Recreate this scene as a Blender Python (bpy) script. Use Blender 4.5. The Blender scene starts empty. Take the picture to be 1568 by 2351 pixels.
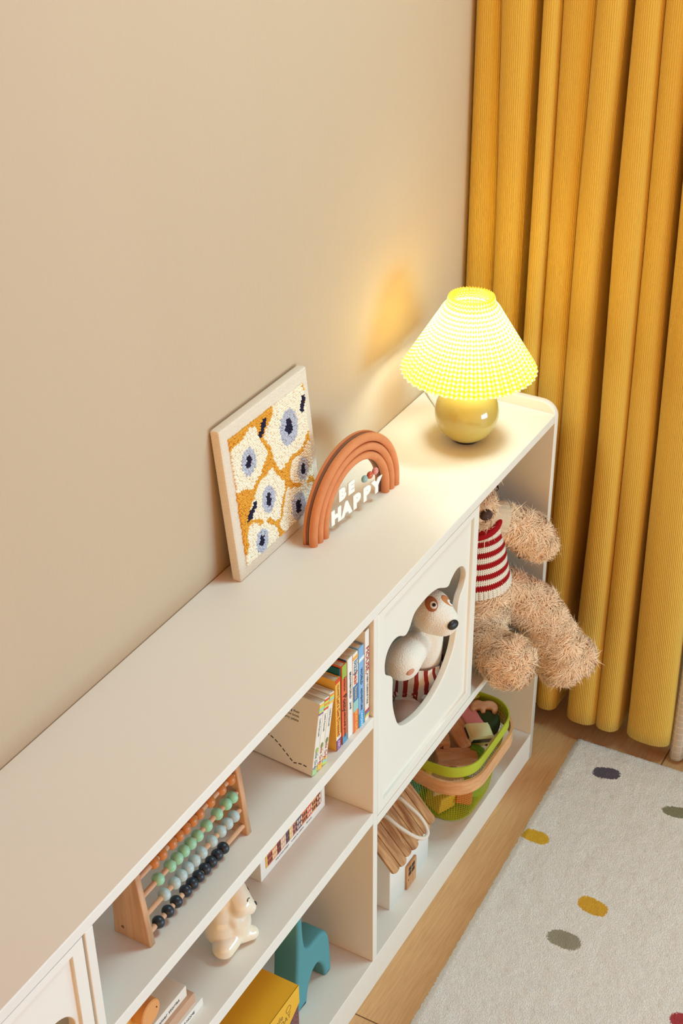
import bpy, bmesh, math, random
import numpy as np
from mathutils import Vector, Matrix, Euler, noise as mnoise
random.seed(7); rng = np.random.default_rng(7)
PI = math.pi
sc = bpy.context.scene
COL = sc.collection
R_ = math.radians

# ------------------------------------------------------------------ helpers
def lin(c):
    out = []
    for v in c[:3]:
        v /= 255.0
        out.append(v / 12.92 if v <= 0.04045 else ((v + 0.055) / 1.055) ** 2.4)
    return tuple(out) + (1.0,)

MATS = {}
def mat(name, c, rough=0.5, spec=0.5, bump=None, var=None, stretch=(1, 1, 1), coat=0.0, sheen=0.0, trans=0.0, coord='Object', sss=0.0, c2=None):
    """c sRGB 0-255; bump=(scale,distance,detail); var=(scale,amount) noise variation of the base colour"""
    if name in MATS: return MATS[name]
    m = bpy.data.materials.new(name); m.use_nodes = True
    nt = m.node_tree; b = nt.nodes['Principled BSDF']
    b.inputs['Base Color'].default_value = lin(c)
    b.inputs['Roughness'].default_value = rough
    b.inputs['Specular IOR Level'].default_value = spec
    b.inputs['Coat Weight'].default_value = coat
    b.inputs['Sheen Weight'].default_value = sheen
    b.inputs['Transmission Weight'].default_value = trans
    if sss:
        b.inputs['Subsurface Weight'].default_value = sss
        b.inputs['Subsurface Radius'].default_value = (0.006, 0.004, 0.002)
    tc = mp = None
    if bump or var:
        tc = nt.nodes.new('ShaderNodeTexCoord'); mp = nt.nodes.new('ShaderNodeMapping')
        mp.inputs['Scale'].default_value = stretch
        nt.links.new(tc.outputs[coord], mp.inputs['Vector'])
    if var:
        n = nt.nodes.new('ShaderNodeTexNoise'); n.inputs['Scale'].default_value = var[0]; n.inputs['Detail'].default_value = 4
        nt.links.new(mp.outputs[0], n.inputs['Vector'])
        r = nt.nodes.new('ShaderNodeValToRGB'); l = lin(c)
        if c2 is None:
            a = var[1]; c0 = tuple(x * (1 - a) for x in l[:3]) + (1,); c1 = tuple(min(1, x * (1 + a)) for x in l[:3]) + (1,)
        else: c0, c1 = l, lin(c2)
        r.color_ramp.elements[0].position = 0.3; r.color_ramp.elements[1].position = 0.7
        r.color_ramp.elements[0].color = c0; r.color_ramp.elements[1].color = c1
        nt.links.new(n.outputs['Fac'], r.inputs[0]); nt.links.new(r.outputs[0], b.inputs['Base Color'])
    if bump:
        n = nt.nodes.new('ShaderNodeTexNoise'); n.inputs['Scale'].default_value = bump[0]
        n.inputs['Detail'].default_value = bump[2] if len(bump) > 2 else 3
        nt.links.new(mp.outputs[0], n.inputs['Vector'])
        bp = nt.nodes.new('ShaderNodeBump'); bp.inputs['Strength'].default_value = 1.0; bp.inputs['Distance'].default_value = bump[1]
        nt.links.new(n.outputs['Fac'], bp.inputs['Height']); nt.links.new(bp.outputs[0], b.inputs['Normal'])
    MATS[name] = m
    return m

def wood(name, c1, c2, stretch=(1, 12, 12), scale=9.0, rough=0.5, coord='Object'):
    if name in MATS: return MATS[name]
    m = bpy.data.materials.new(name); m.use_nodes = True; nt = m.node_tree; b = nt.nodes['Principled BSDF']
    b.inputs['Roughness'].default_value = rough; b.inputs['Specular IOR Level'].default_value = 0.35
    tc = nt.nodes.new('ShaderNodeTexCoord'); mp = nt.nodes.new('ShaderNodeMapping'); mp.inputs['Scale'].default_value = stretch
    n = nt.nodes.new('ShaderNodeTexNoise'); n.inputs['Scale'].default_value = scale; n.inputs['Detail'].default_value = 6; n.inputs['Distortion'].default_value = 0.4
    r = nt.nodes.new('ShaderNodeValToRGB'); r.color_ramp.elements[0].position = 0.33; r.color_ramp.elements[1].position = 0.68
    r.color_ramp.elements[0].color = lin(c1); r.color_ramp.elements[1].color = lin(c2)
    nt.links.new(tc.outputs[coord], mp.inputs[0]); nt.links.new(mp.outputs[0], n.inputs['Vector'])
    nt.links.new(n.outputs['Fac'], r.inputs[0]); nt.links.new(r.outputs[0], b.inputs['Base Color'])
    bp = nt.nodes.new('ShaderNodeBump'); bp.inputs['Distance'].default_value = 0.0002
    nt.links.new(n.outputs['Fac'], bp.inputs['Height']); nt.links.new(bp.outputs[0], b.inputs['Normal'])
    MATS[name] = m
    return m

WM = {}
def thing(name, label, cat, loc=(0, 0, 0), rot=(0, 0, 0), group=None):
    o = bpy.data.objects.new(name, None); COL.objects.link(o); o.empty_display_size = 0.02
    o.location = loc; o.rotation_euler = rot; o['label'] = label; o['category'] = cat
    if group: o['group'] = group
    WM[o.name] = Matrix.LocRotScale(Vector(loc), Euler(rot), None)
    return o

def link(name, me, m=None, parent=None, world=True, smooth=False, label=None, angle=None):
    """parent=None -> top level. world=True: vertices are in world metres, False: in the thing's own axes"""
    o = bpy.data.objects.new(name, me); COL.objects.link(o)
    if m is not None and len(me.materials) == 0: me.materials.append(m)
    if smooth:
        for p in me.polygons: p.use_smooth = True
        if angle is not None:
            try: me.set_sharp_from_angle(angle=R_(angle))
            except Exception: pass
    if parent is not None:
        o.parent = parent
        pm = WM[parent.name]
        if world: o.matrix_parent_inverse = pm.inverted()
        WM[o.name] = Matrix.Identity(4) if world else pm.copy()
    else: WM[o.name] = Matrix.Identity(4)
    if label: o['label'] = label
    return o

def tag(o, label=None, cat=None, group=None, kind=None):
    for k, v in (('label', label), ('category', cat), ('group', group), ('kind', kind)):
        if v: o[k] = v
    return o

def bm2me(bm, name='mesh'):
    bmesh.ops.recalc_face_normals(bm, faces=bm.faces[:])
    me = bpy.data.meshes.new(name); bm.to_mesh(me); bm.free(); return me

def pydata(v, f, name='mesh', uv=None):
    me = bpy.data.meshes.new(name); me.from_pydata([tuple(x) for x in v], [], [tuple(int(i) for i in x) for x in f]); me.update()
    if uv is not None:
        l = me.uv_layers.new(name='UVMap')
        for p in me.polygons:
            for li, vi in zip(p.loop_indices, p.vertices): l.data[li].uv = uv[vi]
    return me

def box(x0, x1, y0, y1, z0, z1, bev=0.0, seg=2, bm=None):
    own = bm is None
    if own: bm = bmesh.new()
    r = bmesh.ops.create_cube(bm, size=1.0)
    vs = r['verts']
    for v in vs:
        v.co = Vector(((x0 + x1) / 2 + v.co.x * (x1 - x0), (y0 + y1) / 2 + v.co.y * (y1 - y0), (z0 + z1) / 2 + v.co.z * (z1 - z0)))
    if bev > 0:
        es = list({e for v in vs for e in v.link_edges})
        bmesh.ops.bevel(bm, geom=es, offset=bev, segments=seg, affect='EDGES', profile=0.5, clamp_overlap=True)
    return bm2me(bm) if own else bm

def curve_shape(outers, depth, bevel=0.0, bres=2, M=None):
    """filled 2-D outline(s) (holes allowed) extruded; local plane XY, thickness centred on Z"""
    cu = bpy.data.curves.new('tmpc', 'CURVE'); cu.dimensions = '2D'; cu.fill_mode = 'BOTH'
    cu.extrude = max(depth / 2 - bevel, 0); cu.bevel_depth = bevel; cu.bevel_resolution = bres
    if bevel: cu.offset = -bevel
    for pts in outers:
        s = cu.splines.new('POLY'); s.points.add(len(pts) - 1); s.use_cyclic_u = True
        for p, q in zip(s.points, pts): p.co = (q[0], q[1], 0, 1)
    return conv(cu, M)

def conv(cu, M=None):
    o = bpy.data.objects.new('tmpo', cu); COL.objects.link(o)
    dg = bpy.context.evaluated_depsgraph_get()
    me = bpy.data.meshes.new_from_object(o.evaluated_get(dg))
    bpy.data.objects.remove(o)
    if M is not None: me.transform(M)
    me.materials.clear()
    return me

def text(body, size, M, depth=0.0004, offset=0.0, align='CENTER', bevel=0.0, sx=1.0, spacing=1.0, line=1.0):
    cu = bpy.data.curves.new('tmpt', 'FONT'); cu.body = body; cu.size = size; cu.extrude = depth; cu.offset = offset
    cu.align_x = align; cu.align_y = 'CENTER'; cu.resolution_u = 3; cu.bevel_depth = bevel; cu.bevel_resolution = 1; cu.space_character = spacing; cu.space_line = line
    return conv(cu, M @ Matrix.Diagonal((sx, 1, 1, 1)))

def axes(o, x, y):
    """matrix whose local X,Y go along x,y at origin o"""
    x = Vector(x).normalized(); y = Vector(y); z = x.cross(y).normalized(); y = z.cross(x)
    return Matrix(((x.x, y.x, z.x, o[0]), (x.y, y.y, z.y, o[1]), (x.z, y.z, z.z, o[2]), (0, 0, 0, 1)))

def catmull(pts, n=8, closed=True):
    P = [np.array(p, float) for p in pts]; out = []; N = len(P)
    rg = range(N) if closed else range(N - 1)
    for i in rg:
        if closed: a, b, c, d = P[(i - 1) % N], P[i], P[(i + 1) % N], P[(i + 2) % N]
        else: a, b, c, d = P[max(i - 1, 0)], P[i], P[i + 1], P[min(i + 2, N - 1)]
        for k in range(n):
            t = k / n
            out.append(0.5 * ((2 * b) + (-a + c) * t + (2 * a - 5 * b + 4 * c - d) * t * t + (-a + 3 * b - 3 * c + d) * t ** 3))
    if not closed: out.append(P[-1])
    return out

def tube(pts, r, seg=10, closed=False, caps=True, flat=1.0):
    P = [Vector(p) for p in pts]; n = len(P); V = []; F = []
    rr = r if hasattr(r, '__len__') else [r] * n
    prev = None
    for i, p in enumerate(P):
        if closed: t = (P[(i + 1) % n] - P[i - 1]).normalized()
        else: t = (P[min(i + 1, n - 1)] - P[max(i - 1, 0)]).normalized()
        if prev is None:
            a = Vector((0, 0, 1)) if abs(t.z) < 0.9 else Vector((1, 0, 0))
            u = t.cross(a).normalized()
        else: u = (prev - t * prev.dot(t)).normalized()
        prev = u; w = t.cross(u)
        for k in range(seg):
            a = 2 * PI * k / seg; V.append(p + (u * math.cos(a) + w * math.sin(a) * flat) * rr[i])
    m = n if closed else n - 1
    for i in range(m):
        for k in range(seg):
            F.append((i * seg + k, i * seg + (k + 1) % seg, ((i + 1) % n) * seg + (k + 1) % seg, ((i + 1) % n) * seg + k))
    if caps and not closed: F.append(tuple(range(seg))[::-1]); F.append(tuple((n - 1) * seg + k for k in range(seg)))
    return V, F

def lathe(prof, seg=48, center=(0, 0, 0)):
    V = []; F = []; n = len(prof)
    for (r, z) in prof:
        for k in range(seg):
            a = 2 * PI * k / seg; V.append((center[0] + r * math.cos(a), center[1] + r * math.sin(a), center[2] + z))
    for i in range(n - 1):
        for k in range(seg): F.append((i * seg + k, i * seg + (k + 1) % seg, (i + 1) * seg + (k + 1) % seg, (i + 1) * seg + k))
    F.append(tuple(range(seg))[::-1]); F.append(tuple((n - 1) * seg + k for k in range(seg)))
    return V, F

def sphere_me(c, r, seg=20, rings=12, scale=(1, 1, 1), rot=None):
    bm = bmesh.new(); bmesh.ops.create_uvsphere(bm, u_segments=seg, v_segments=rings, radius=1.0)
    M = Matrix.Translation(c) @ (rot.to_4x4() if rot else Matrix.Identity(4)) @ Matrix.Diagonal((r * scale[0], r * scale[1], r * scale[2], 1))
    bm.transform(M); return bm2me(bm)

def blob(prims, voxel=0.004, smooth=6):
    """one continuous surface: prims ('c',p0,r0,p1,r1) tapered limb, ('e',centre,(rx,ry,rz),Euler) ellipsoid"""
    bm = bmesh.new()
    def sph(c, s, rot=None):
        M = Matrix.Translation(c) @ (Euler(rot).to_matrix().to_4x4() if rot else Matrix.Identity(4)) @ Matrix.Diagonal((s[0], s[1], s[2], 1))
        bmesh.ops.create_icosphere(bm, subdivisions=3, radius=1.0, matrix=M)
    for p in prims:
        if p[0] == 'e': sph(p[1], p[2], p[3] if len(p) > 3 else None)
        else:
            a, ra, b, rb = Vector(p[1]), p[2], Vector(p[3]), p[4]; n = max(3, int((b - a).length / (min(ra, rb) * 0.25)))
            for i in range(n + 1):
                t = i / n; r = ra + (rb - ra) * t; sph(a.lerp(b, t), (r, r, r))
    me = bpy.data.meshes.new('blob'); bm.to_mesh(me); bm.free()
    o = bpy.data.objects.new('tmpb', me); COL.objects.link(o)
    md = o.modifiers.new('r', 'REMESH'); md.mode = 'VOXEL'; md.voxel_size = voxel
    if smooth:
        ms = o.modifiers.new('s', 'SMOOTH'); ms.factor = 0.5; ms.iterations = smooth
    dg = bpy.context.evaluated_depsgraph_get()
    out = bpy.data.meshes.new_from_object(o.evaluated_get(dg)); bpy.data.objects.remove(o)
    for p in out.polygons: p.use_smooth = True
    return out

def furry(me, count, length, width, droop=(0, 0, -0.4), curl=0.6, seed=1, keep=None):
    """adds real curved tufts of plush to the same mesh"""
    g = np.random.default_rng(seed)
    n = len(me.vertices); V = np.empty(n * 3); me.vertices.foreach_get('co', V); V = V.reshape(-1, 3)
    me.calc_loop_triangles(); T = np.array([t.vertices[:] for t in me.loop_triangles])
    NV = np.empty(n * 3); me.vertices.foreach_get('normal', NV); NV = NV.reshape(-1, 3)
    A = np.linalg.norm(np.cross(V[T[:, 1]] - V[T[:, 0]], V[T[:, 2]] - V[T[:, 0]]), axis=1)
    idx = g.choice(len(T), count, p=A / A.sum()); w = g.dirichlet((1, 1, 1), count)
    P = (V[T[idx]] * w[:, :, None]).sum(1); N = (NV[T[idx]] * w[:, :, None]).sum(1); N /= np.linalg.norm(N, axis=1)[:, None]
    if keep is not None:
        k = keep(P); P, N = P[k], N[k]
    c = len(P)
    # clumping direction field: smooth random swirl
    F = np.stack([np.sin(P[:, 1] * 150 + P[:, 2] * 110), np.sin(P[:, 2] * 140 + P[:, 0] * 130 + 1), np.sin(P[:, 0] * 120 + P[:, 1] * 160 + 2)], 1)
    D = g.normal(size=(c, 3)) * 0.7 + F * 0.8 + np.array(droop); D -= N * (D * N).sum(1)[:, None]
    S = np.cross(N, D); S /= np.linalg.norm(S, axis=1)[:, None] + 1e-9
    L = length * (0.7 + 0.6 * g.random(c))[:, None]; W = width * (0.7 + 0.6 * g.random(c))[:, None]
    base = P - N * 0.001
    rows = []
    for t, wf in ((0, 1.0), (0.4, 0.9), (0.75, 0.6)):
        ctr = base + N * L * t * (1 - 0.35 * t) + D * L * curl * t * t
        rows += [ctr - S * W * wf / 2, ctr + S * W * wf / 2]
    rows.append(base + N * L * (1 - 0.5) * 1.15 + D * L * curl * 1.1)
    allv = np.stack(rows, 1).reshape(-1, 3)
    b = np.arange(c) * 7 + n
    fq = np.concatenate([np.stack([b, b + 1, b + 3, b + 2], 1), np.stack([b + 2, b + 3, b + 5, b + 4], 1)])
    ft = np.stack([b + 4, b + 5, b + 6], 1)
    faces = [tuple(p.vertices) for p in me.polygons] + fq.tolist() + ft.tolist()
    out = bpy.data.meshes.new('fur'); out.from_pydata(np.concatenate([V, allv]).tolist(), [], faces); out.update()
    for p in out.polygons: p.use_smooth = True
    return out

from mathutils.bvhtree import BVHTree
def bvh(me): return BVHTree.FromPolygons([v.co for v in me.vertices], [tuple(p.vertices) for p in me.polygons])
def frame(tree, p):
    c, nn, _, _ = tree.find_nearest(Vector(p)); u = Vector((0, 0, 1)).cross(nn).normalized(); return c, nn, u, nn.cross(u)
def stick(tree, p, r, flat=0.3, sc=(1, 1), roll=0.0, lift=0.0):
    """small low dome sewn onto a surface"""
    c, nn, u, w_ = frame(tree, p)
    M = Matrix.Translation(c + nn * lift) @ Matrix(((u.x, w_.x, nn.x), (u.y, w_.y, nn.y), (u.z, w_.z, nn.z))).to_4x4() @ Matrix.Rotation(roll, 4, 'Z') @ Matrix.Diagonal((r * sc[0], r * sc[1], r * flat, 1))
    bm = bmesh.new(); bmesh.ops.create_uvsphere(bm, u_segments=24, v_segments=14, radius=1.0); bm.transform(M); return bm2me(bm)
def decal(me, tree, p, r, sc=(1, 1), roll=0.0, lift=0.0006):
    """felt patch that follows the surface: a fine disc pressed onto it"""
    c, nn, u, w_ = frame(tree, p); V = []; Fc = []; nr_, ns = 8, 32
    for i in range(nr_ + 1):
        for k in range(ns):
            a = 2 * PI * k / ns; x, y = r * sc[0] * i / nr_ * math.cos(a), r * sc[1] * i / nr_ * math.sin(a)
            x, y = x * math.cos(roll) - y * math.sin(roll), x * math.sin(roll) + y * math.cos(roll)
            q = c + u * x + w_ * y + nn * 0.01; h = tree.ray_cast(q, -nn)
            if h[0] is None: h = tree.find_nearest(q)
            V.append(h[0] + h[1] * (lift if i < nr_ else -0.0004))
    for i in range(nr_):
        for k in range(ns): Fc.append((i * ns + k, i * ns + (k + 1) % ns, (i + 1) * ns + (k + 1) % ns, (i + 1) * ns + k))
    return pydata(V, Fc)

def merge(parts):
    """[(V,F)...] -> one mesh"""
    V = []; F = []
    for v, f in parts:
        o = len(V); V += list(v); F += [tuple(i + o for i in q) for q in f]
    return pydata(V, F)

# ------------------------------------------------------------------ camera
cam = bpy.data.cameras.new('camera'); co = bpy.data.objects.new('camera', cam); COL.objects.link(co)
cam.sensor_fit = 'VERTICAL'; cam.sensor_height = 36.0; cam.lens = 36.0 * 3346.3 / 2351.0; cam.clip_start = 0.05
rt, dn, fw = Vector((0.49578176, -0.86839954, -0.00909372)), Vector((-0.46617334, -0.25728112, -0.84645664)), Vector((0.73272291, 0.42389701, -0.53238))
co.matrix_world = Matrix(((rt.x, -dn.x, -fw.x, -2.1488), (rt.y, -dn.y, -fw.y, -1.0440), (rt.z, -dn.z, -fw.z, 2.0191), (0, 0, 0, 1)))
sc.camera = co

# ------------------------------------------------------------------ materials
M_wall = mat('wall plaster', (193, 173, 148), 0.85, 0.2, bump=(160, 0.0005, 4), var=(3, 0.015), stretch=(1, 1, 0.12))
M_paint = mat('white cabinet paint', (230, 226, 217), 0.42, 0.4)
M_door = mat('white door paint', (234, 230, 220), 0.38, 0.45)
M_beech = wood('beech', (196, 148, 108), (216, 170, 130), (14, 14, 1.2), 9)
M_beechx = wood('beech along rod', (200, 150, 112), (222, 176, 138), (1.2, 14, 14), 12)
M_black = mat('black', (28, 24, 24), 0.4)
M_ink = mat('dark ink', (58, 52, 46), 0.7)
M_white = mat('white card', (236, 233, 226), 0.6)
M_page = mat('page edge', (228, 214, 190), 0.8, 0.2, bump=(300, 0.0003), stretch=(8, 0.2, 0.2))

# ------------------------------------------------------------------ the room
H = 0.80; F = -0.243
w = link('wall_back', box(-3.2, 0.26, 0.0, 0.12, 0, 2.75), M_wall); tag(w, kind='structure')
w = link('wall_right', box(0.26, 0.38, -2.6, 0.12, 0, 2.75), M_wall); tag(w, kind='structure')

fl = bpy.data.materials.new('oak plank floor'); fl.use_nodes = True; nt = fl.node_tree; b = nt.nodes['Principled BSDF']
b.inputs['Roughness'].default_value = 0.45; b.inputs['Specular IOR Level'].default_value = 0.35
tc = nt.nodes.new('ShaderNodeTexCoord'); mp = nt.nodes.new('ShaderNodeMapping'); mp.inputs['Location'].default_value = (0.735 + 0.6, 0.4845, 0)
br = nt.nodes.new('ShaderNodeTexBrick'); br.offset = 0.5; br.inputs['Scale'].default_value = 1.0; br.inputs['Mortar Size'].default_value = 0.0014; br.inputs['Mortar Smooth'].default_value = 0.2
br.inputs['Brick Width'].default_value = 1.2; br.inputs['Row Height'].default_value = 0.30
br.inputs['Color1'].default_value = lin((212, 170, 119)); br.inputs['Color2'].default_value = lin((202, 160, 110)); br.inputs['Mortar'].default_value = lin((120, 80, 44))
nt.links.new(tc.outputs['Object'], mp.inputs[0]); nt.links.new(mp.outputs[0], br.inputs['Vector'])
mp2 = nt.nodes.new('ShaderNodeMapping'); mp2.inputs['Scale'].default_value = (3, 44, 1)
nz = nt.nodes.new('ShaderNodeTexNoise'); nz.inputs['Scale'].default_value = 6; nz.inputs['Detail'].default_value = 8; nz.inputs['Distortion'].default_value = 0.6
nt.links.new(tc.outputs['Object'], mp2.inputs[0]); nt.links.new(mp2.outputs[0], nz.inputs['Vector'])
rp = nt.nodes.new('ShaderNodeValToRGB'); rp.color_ramp.elements[0].color = (0.88, 0.85, 0.80, 1); rp.color_ramp.elements[1].color = (1.06, 1.06, 1.06, 1)
rp.color_ramp.elements[0].position = 0.3; rp.color_ramp.elements[1].position = 0.7
nt.links.new(nz.outputs['Fac'], rp.inputs[0])
mx = nt.nodes.new('ShaderNodeMixRGB'); mx.blend_type = 'MULTIPLY'; mx.inputs[0].default_value = 1
nt.links.new(br.outputs['Color'], mx.inputs[1]); nt.links.new(rp.outputs[0], mx.inputs[2]); nt.links.new(mx.outputs[0], b.inputs['Base Color'])
bp_ = nt.nodes.new('ShaderNodeBump'); bp_.inputs['Distance'].default_value = 0.0003
nt.links.new(nz.outputs['Fac'], bp_.inputs['Height']); nt.links.new(bp_.outputs[0], b.inputs['Normal'])
o = link('floor', box(-3.2, 0.38, -2.6, 0.12, -0.05, 0.0), fl); tag(o, kind='structure')

# ------------------------------------------------------------------ cabinet
cab = thing('storage_cabinet', 'long low white painted storage cabinet standing against the beige wall', 'cabinet', (-1.0, -0.12, 0))
def cb(name, *a, m=M_paint, bev=0.0012, label=None): return link(name, box(*a, bev=bev), m, cab, label=label)
XL, XE, XD, XR = -2.03, -1.3206, -0.6748, -0.0099
cb('top_panel', XL, XR, F, -0.001, H - 0.0173, H)
# end panel with a raised rounded lip
ring = [(-0.001, 0.0), (F, 0.0), (F, 0.790)] + [(F + 0.030 * (1 - math.cos(a)), 0.790 + 0.0285 * math.sin(a)) for a in np.linspace(0.15, PI / 2, 9)] + [(-0.001, 0.8185)]
me = curve_shape([ring], 0.0145, 0.0012, 1, axes((XR + 0.00725, 0, 0), (0, 1, 0), (0, 0, 1)))
ep = link('end_panel', me, M_paint, cab)
link('peg_hole', sphere_me((XR - 0.0002, -0.1924, 0.4819), 0.0032, 12, 8, (0.25, 1, 1)), mat('shelf peg hole', (70, 55, 45), 0.8), cab, smooth=True)
cb('divider', XD, XD + 0.0142, F, -0.004, 0.0673, H - 0.0173)
cb('divider', XE - 0.0142, XE, F, -0.004, 0.0673, H - 0.0173)
cb('divider', -0.335, -0.3215, -0.222, -0.004, 0.3875, H - 0.0173)
cb('side_panel', XL, XL + 0.015, F, -0.001, 0, H - 0.0173)
cb('bottom_shelf', XL + 0.015, XR, F, -0.004, 0.050, 0.0673)
cb('plinth', XL + 0.015, XR, F + 0.0005, F + 0.016, 0.0, 0.050, bev=0.0005)
cb('shelf', XE, XD, F, -0.004, 0.5815, 0.6023)
cb('shelf', XE, XD, F, -0.004, 0.3845, 0.4077)
cb('shelf', XD + 0.0142, XR, F, -0.004, 0.3705, 0.3870)
cb('shelf', XL + 0.015, XE - 0.0142, F + 0.02, -0.004, 0.3705, 0.3870)
cb('back_panel', XL + 0.015, XR, -0.004, -0.001, 0.05, H - 0.0173, bev=0)

# right door: frame, recessed panel, shaped cut-out (points in metres on the door face)
HP = [(-0.3619, 0.6849), (-0.3507, 0.6698), (-0.3495, 0.655), (-0.3582, 0.6396), (-0.3697, 0.6278), (-0.3753, 0.6085), (-0.375, 0.5814), (-0.3788, 0.5605), (-0.3876, 0.535), (-0.404, 0.5145), (-0.4293, 0.4963), (-0.4651, 0.4838), (-0.5058, 0.4837), (-0.546, 0.4936), (-0.5722, 0.5069), (-0.5854, 0.5229), (-0.5954, 0.5475), (-0.6015, 0.5727), (-0.6027, 0.5997), (-0.6025, 0.6207), (-0.6079, 0.6305), (-0.6248, 0.6453), (-0.6287, 0.6651), (-0.623, 0.6825), (-0.6106, 0.6919), (-0.5956, 0.6934), (-0.5818, 0.6891), (-0.5631, 0.6781), (-0.5492, 0.6834), (-0.5342, 0.7005), (-0.5122, 0.7044), (-0.4832, 0.7042), (-0.4533, 0.6973), (-0.4186, 0.679), (-0.4053, 0.6853), (-0.3921, 0.6919), (-0.3782, 0.6923)]
def door(x0, x1, z0, z1, dx):
    hole = [(p[0] + dx, p[1]) for p in catmull(HP, 5)]
    A = axes((0, 0, 0), (1, 0, 0), (0, 0, 1))
    r = lambda a, b, c, d: [(a, c), (b, c), (b, d), (a, d)]
    w = 0.0185
    dr = link('door', curve_shape([r(x0, x1, z0, z1), r(x0 + w, x1 - w, z0 + w, z1 - 0.013)], 0.016, 0.0008, 1, Matrix.Translation((0, F + 0.009, 0)) @ A), M_door, cab)
    pn = link('recessed_panel', curve_shape([r(x0 + w - 0.0015, x1 - w + 0.0015, z0 + w - 0.0015, z1 - 0.0115), hole], 0.0115, 0.0018, 3, Matrix.Translation((0, F + 0.0118, 0)) @ A), M_door, dr, smooth=True, angle=40)
door(-0.6590, -0.3185, 0.3885, 0.7805, 0)
door(-2.012, -1.3385, 0.3885, 0.7805, -1.0145)

# ------------------------------------------------------------------ table lamp
LX, LY = -0.165, -0.1425
lamp = thing('table_lamp', 'lit table lamp with pleated yellow gingham shade and round cream ball base', 'lamp', (LX, LY, H))
prof = []
for a in np.linspace(-PI / 2 + 0.42, PI / 2 - 0.22, 40): prof.append((0.0542 * math.cos(a), 0.0545 + 0.0542 * math.sin(a)))
V, Fc = lathe(prof, 64, (LX, LY, H - 0.001)); M_ball = mat('cream glazed ceramic', (194, 176, 94), 0.12, 0.5, coat=0.4)
link('ball_base', pydata(V, Fc), M_ball, lamp, smooth=True, angle=50)
V, Fc = lathe([(0.0205, 0), (0.0225, 0.0015), (0.0225, 0.0055), (0.019, 0.0058)], 40, (LX, LY, H)); link('foot_pad', pydata(V, Fc), M_black, lamp, smooth=True, angle=40)
V, Fc = lathe([(0.011, 0), (0.011, 0.014), (0.014, 0.016), (0.014, 0.046), (0.012, 0.048)], 24, (LX, LY, H + 0.106)); link('bulb_socket', pydata(V, Fc), M_white, lamp, smooth=True, angle=40)
mb = bpy.data.materials.new('glowing bulb'); mb.use_nodes = True; nt = mb.node_tree; nt.nodes.clear()
out = nt.nodes.new('ShaderNodeOutputMaterial'); em = nt.nodes.new('ShaderNodeEmission'); em.name = 'glow'; em.inputs[0].default_value = (1, 0.86, 0.58, 1); em.inputs[1].default_value = 14
tr = nt.nodes.new('ShaderNodeBsdfTransparent'); mxs = nt.nodes.new('ShaderNodeMixShader'); mxs.inputs[0].default_value = 0.25
nt.links.new(tr.outputs[0], mxs.inputs[1]); nt.links.new(em.outputs[0], mxs.inputs[2]); nt.links.new(mxs.outputs[0], out.inputs[0])
link('light_bulb', sphere_me((LX, LY, 0.995), 0.024, 20, 14, (1, 1, 1.15)), mb, lamp, smooth=True)
# pleated shade
NP, ZB, ZT, RB, RT = 44, 0.9335, 1.0645, 0.1125, 0.0335
rows = 26; per = 6; V = []; UV = []; Fc = []
for i in range(rows + 1):
    t = i / rows; z = ZT + (ZB - ZT) * t; r = RT + (RB - RT) * t
    r -= 0.003 * math.exp(-((t - 0.09) / 0.05) ** 2)
    am = 0.0042 - 0.0031 * min(1, t / 0.22) + 0.0011 * t
    for j in range(NP * per):
        ph = (j % per) / per
        tri = ph / 0.84 if ph < 0.84 else (1 - ph) / 0.16
        a = 2 * PI * (j / per + (0.0)) / NP
        rr = r + am * (tri * 2 - 1)
        V.append((LX + rr * math.cos(a), LY + rr * math.sin(a), z)); UV.append((j / per, t))
n = NP * per
for i in range(rows):
    for j in range(n): Fc.append((i * n + j, i * n + (j + 1) % n, (i + 1) * n + (j + 1) % n, (i + 1) * n + j))
me = pydata(V, Fc, uv=UV)
for p in me.polygons:      # seam of the pattern
    us = [me.uv_layers[0].data[l].uv[0] for l in p.loop_indices]
    if max(us) - min(us) > 5:
        for l in p.loop_indices:
            if me.uv_layers[0].data[l].uv[0] < 5: me.uv_layers[0].data[l].uv[0] += NP
ms = bpy.data.materials.new('yellow gingham cloth'); ms.use_nodes = True; nt = ms.node_tree; nt.nodes.clear()
out = nt.nodes.new('ShaderNodeOutputMaterial'); uvn = nt.nodes.new('ShaderNodeUVMap'); sp = nt.nodes.new('ShaderNodeSeparateXYZ'); nt.links.new(uvn.outputs[0], sp.inputs[0])
def sq(src, mul, edge=0.0):
    m1 = nt.nodes.new('ShaderNodeMath'); m1.operation = 'MULTIPLY'; m1.inputs[1].default_value = mul; nt.links.new(src, m1.inputs[0])
    m2 = nt.nodes.new('ShaderNodeMath'); m2.operation = 'SINE'; nt.links.new(m1.outputs[0], m2.inputs[0])
    m3 = nt.nodes.new('ShaderNodeMapRange'); m3.inputs[1].default_value = -0.35 + edge; m3.inputs[2].default_value = 0.35 + edge; nt.links.new(m2.outputs[0], m3.inputs[0])
    return m3.outputs[0]
a1 = sq(sp.outputs['Y'], 2 * PI * 21); a2 = sq(sp.outputs['X'], 2 * PI * 2)
ad = nt.nodes.new('ShaderNodeMath'); ad.operation = 'ADD'; nt.links.new(a1, ad.inputs[0]); nt.links.new(a2, ad.inputs[1])
rp = nt.nodes.new('ShaderNodeValToRGB'); rp.color_ramp.interpolation = 'LINEAR'
rp.color_ramp.elements[0].position = 0.0; rp.color_ramp.elements[0].color = lin((255, 250, 228))
rp.color_ramp.elements[1].position = 1.0; rp.color_ramp.elements[1].color = lin((248, 202, 40))
e = rp.color_ramp.elements.new(0.5); e.color = lin((252, 226, 112))
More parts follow.
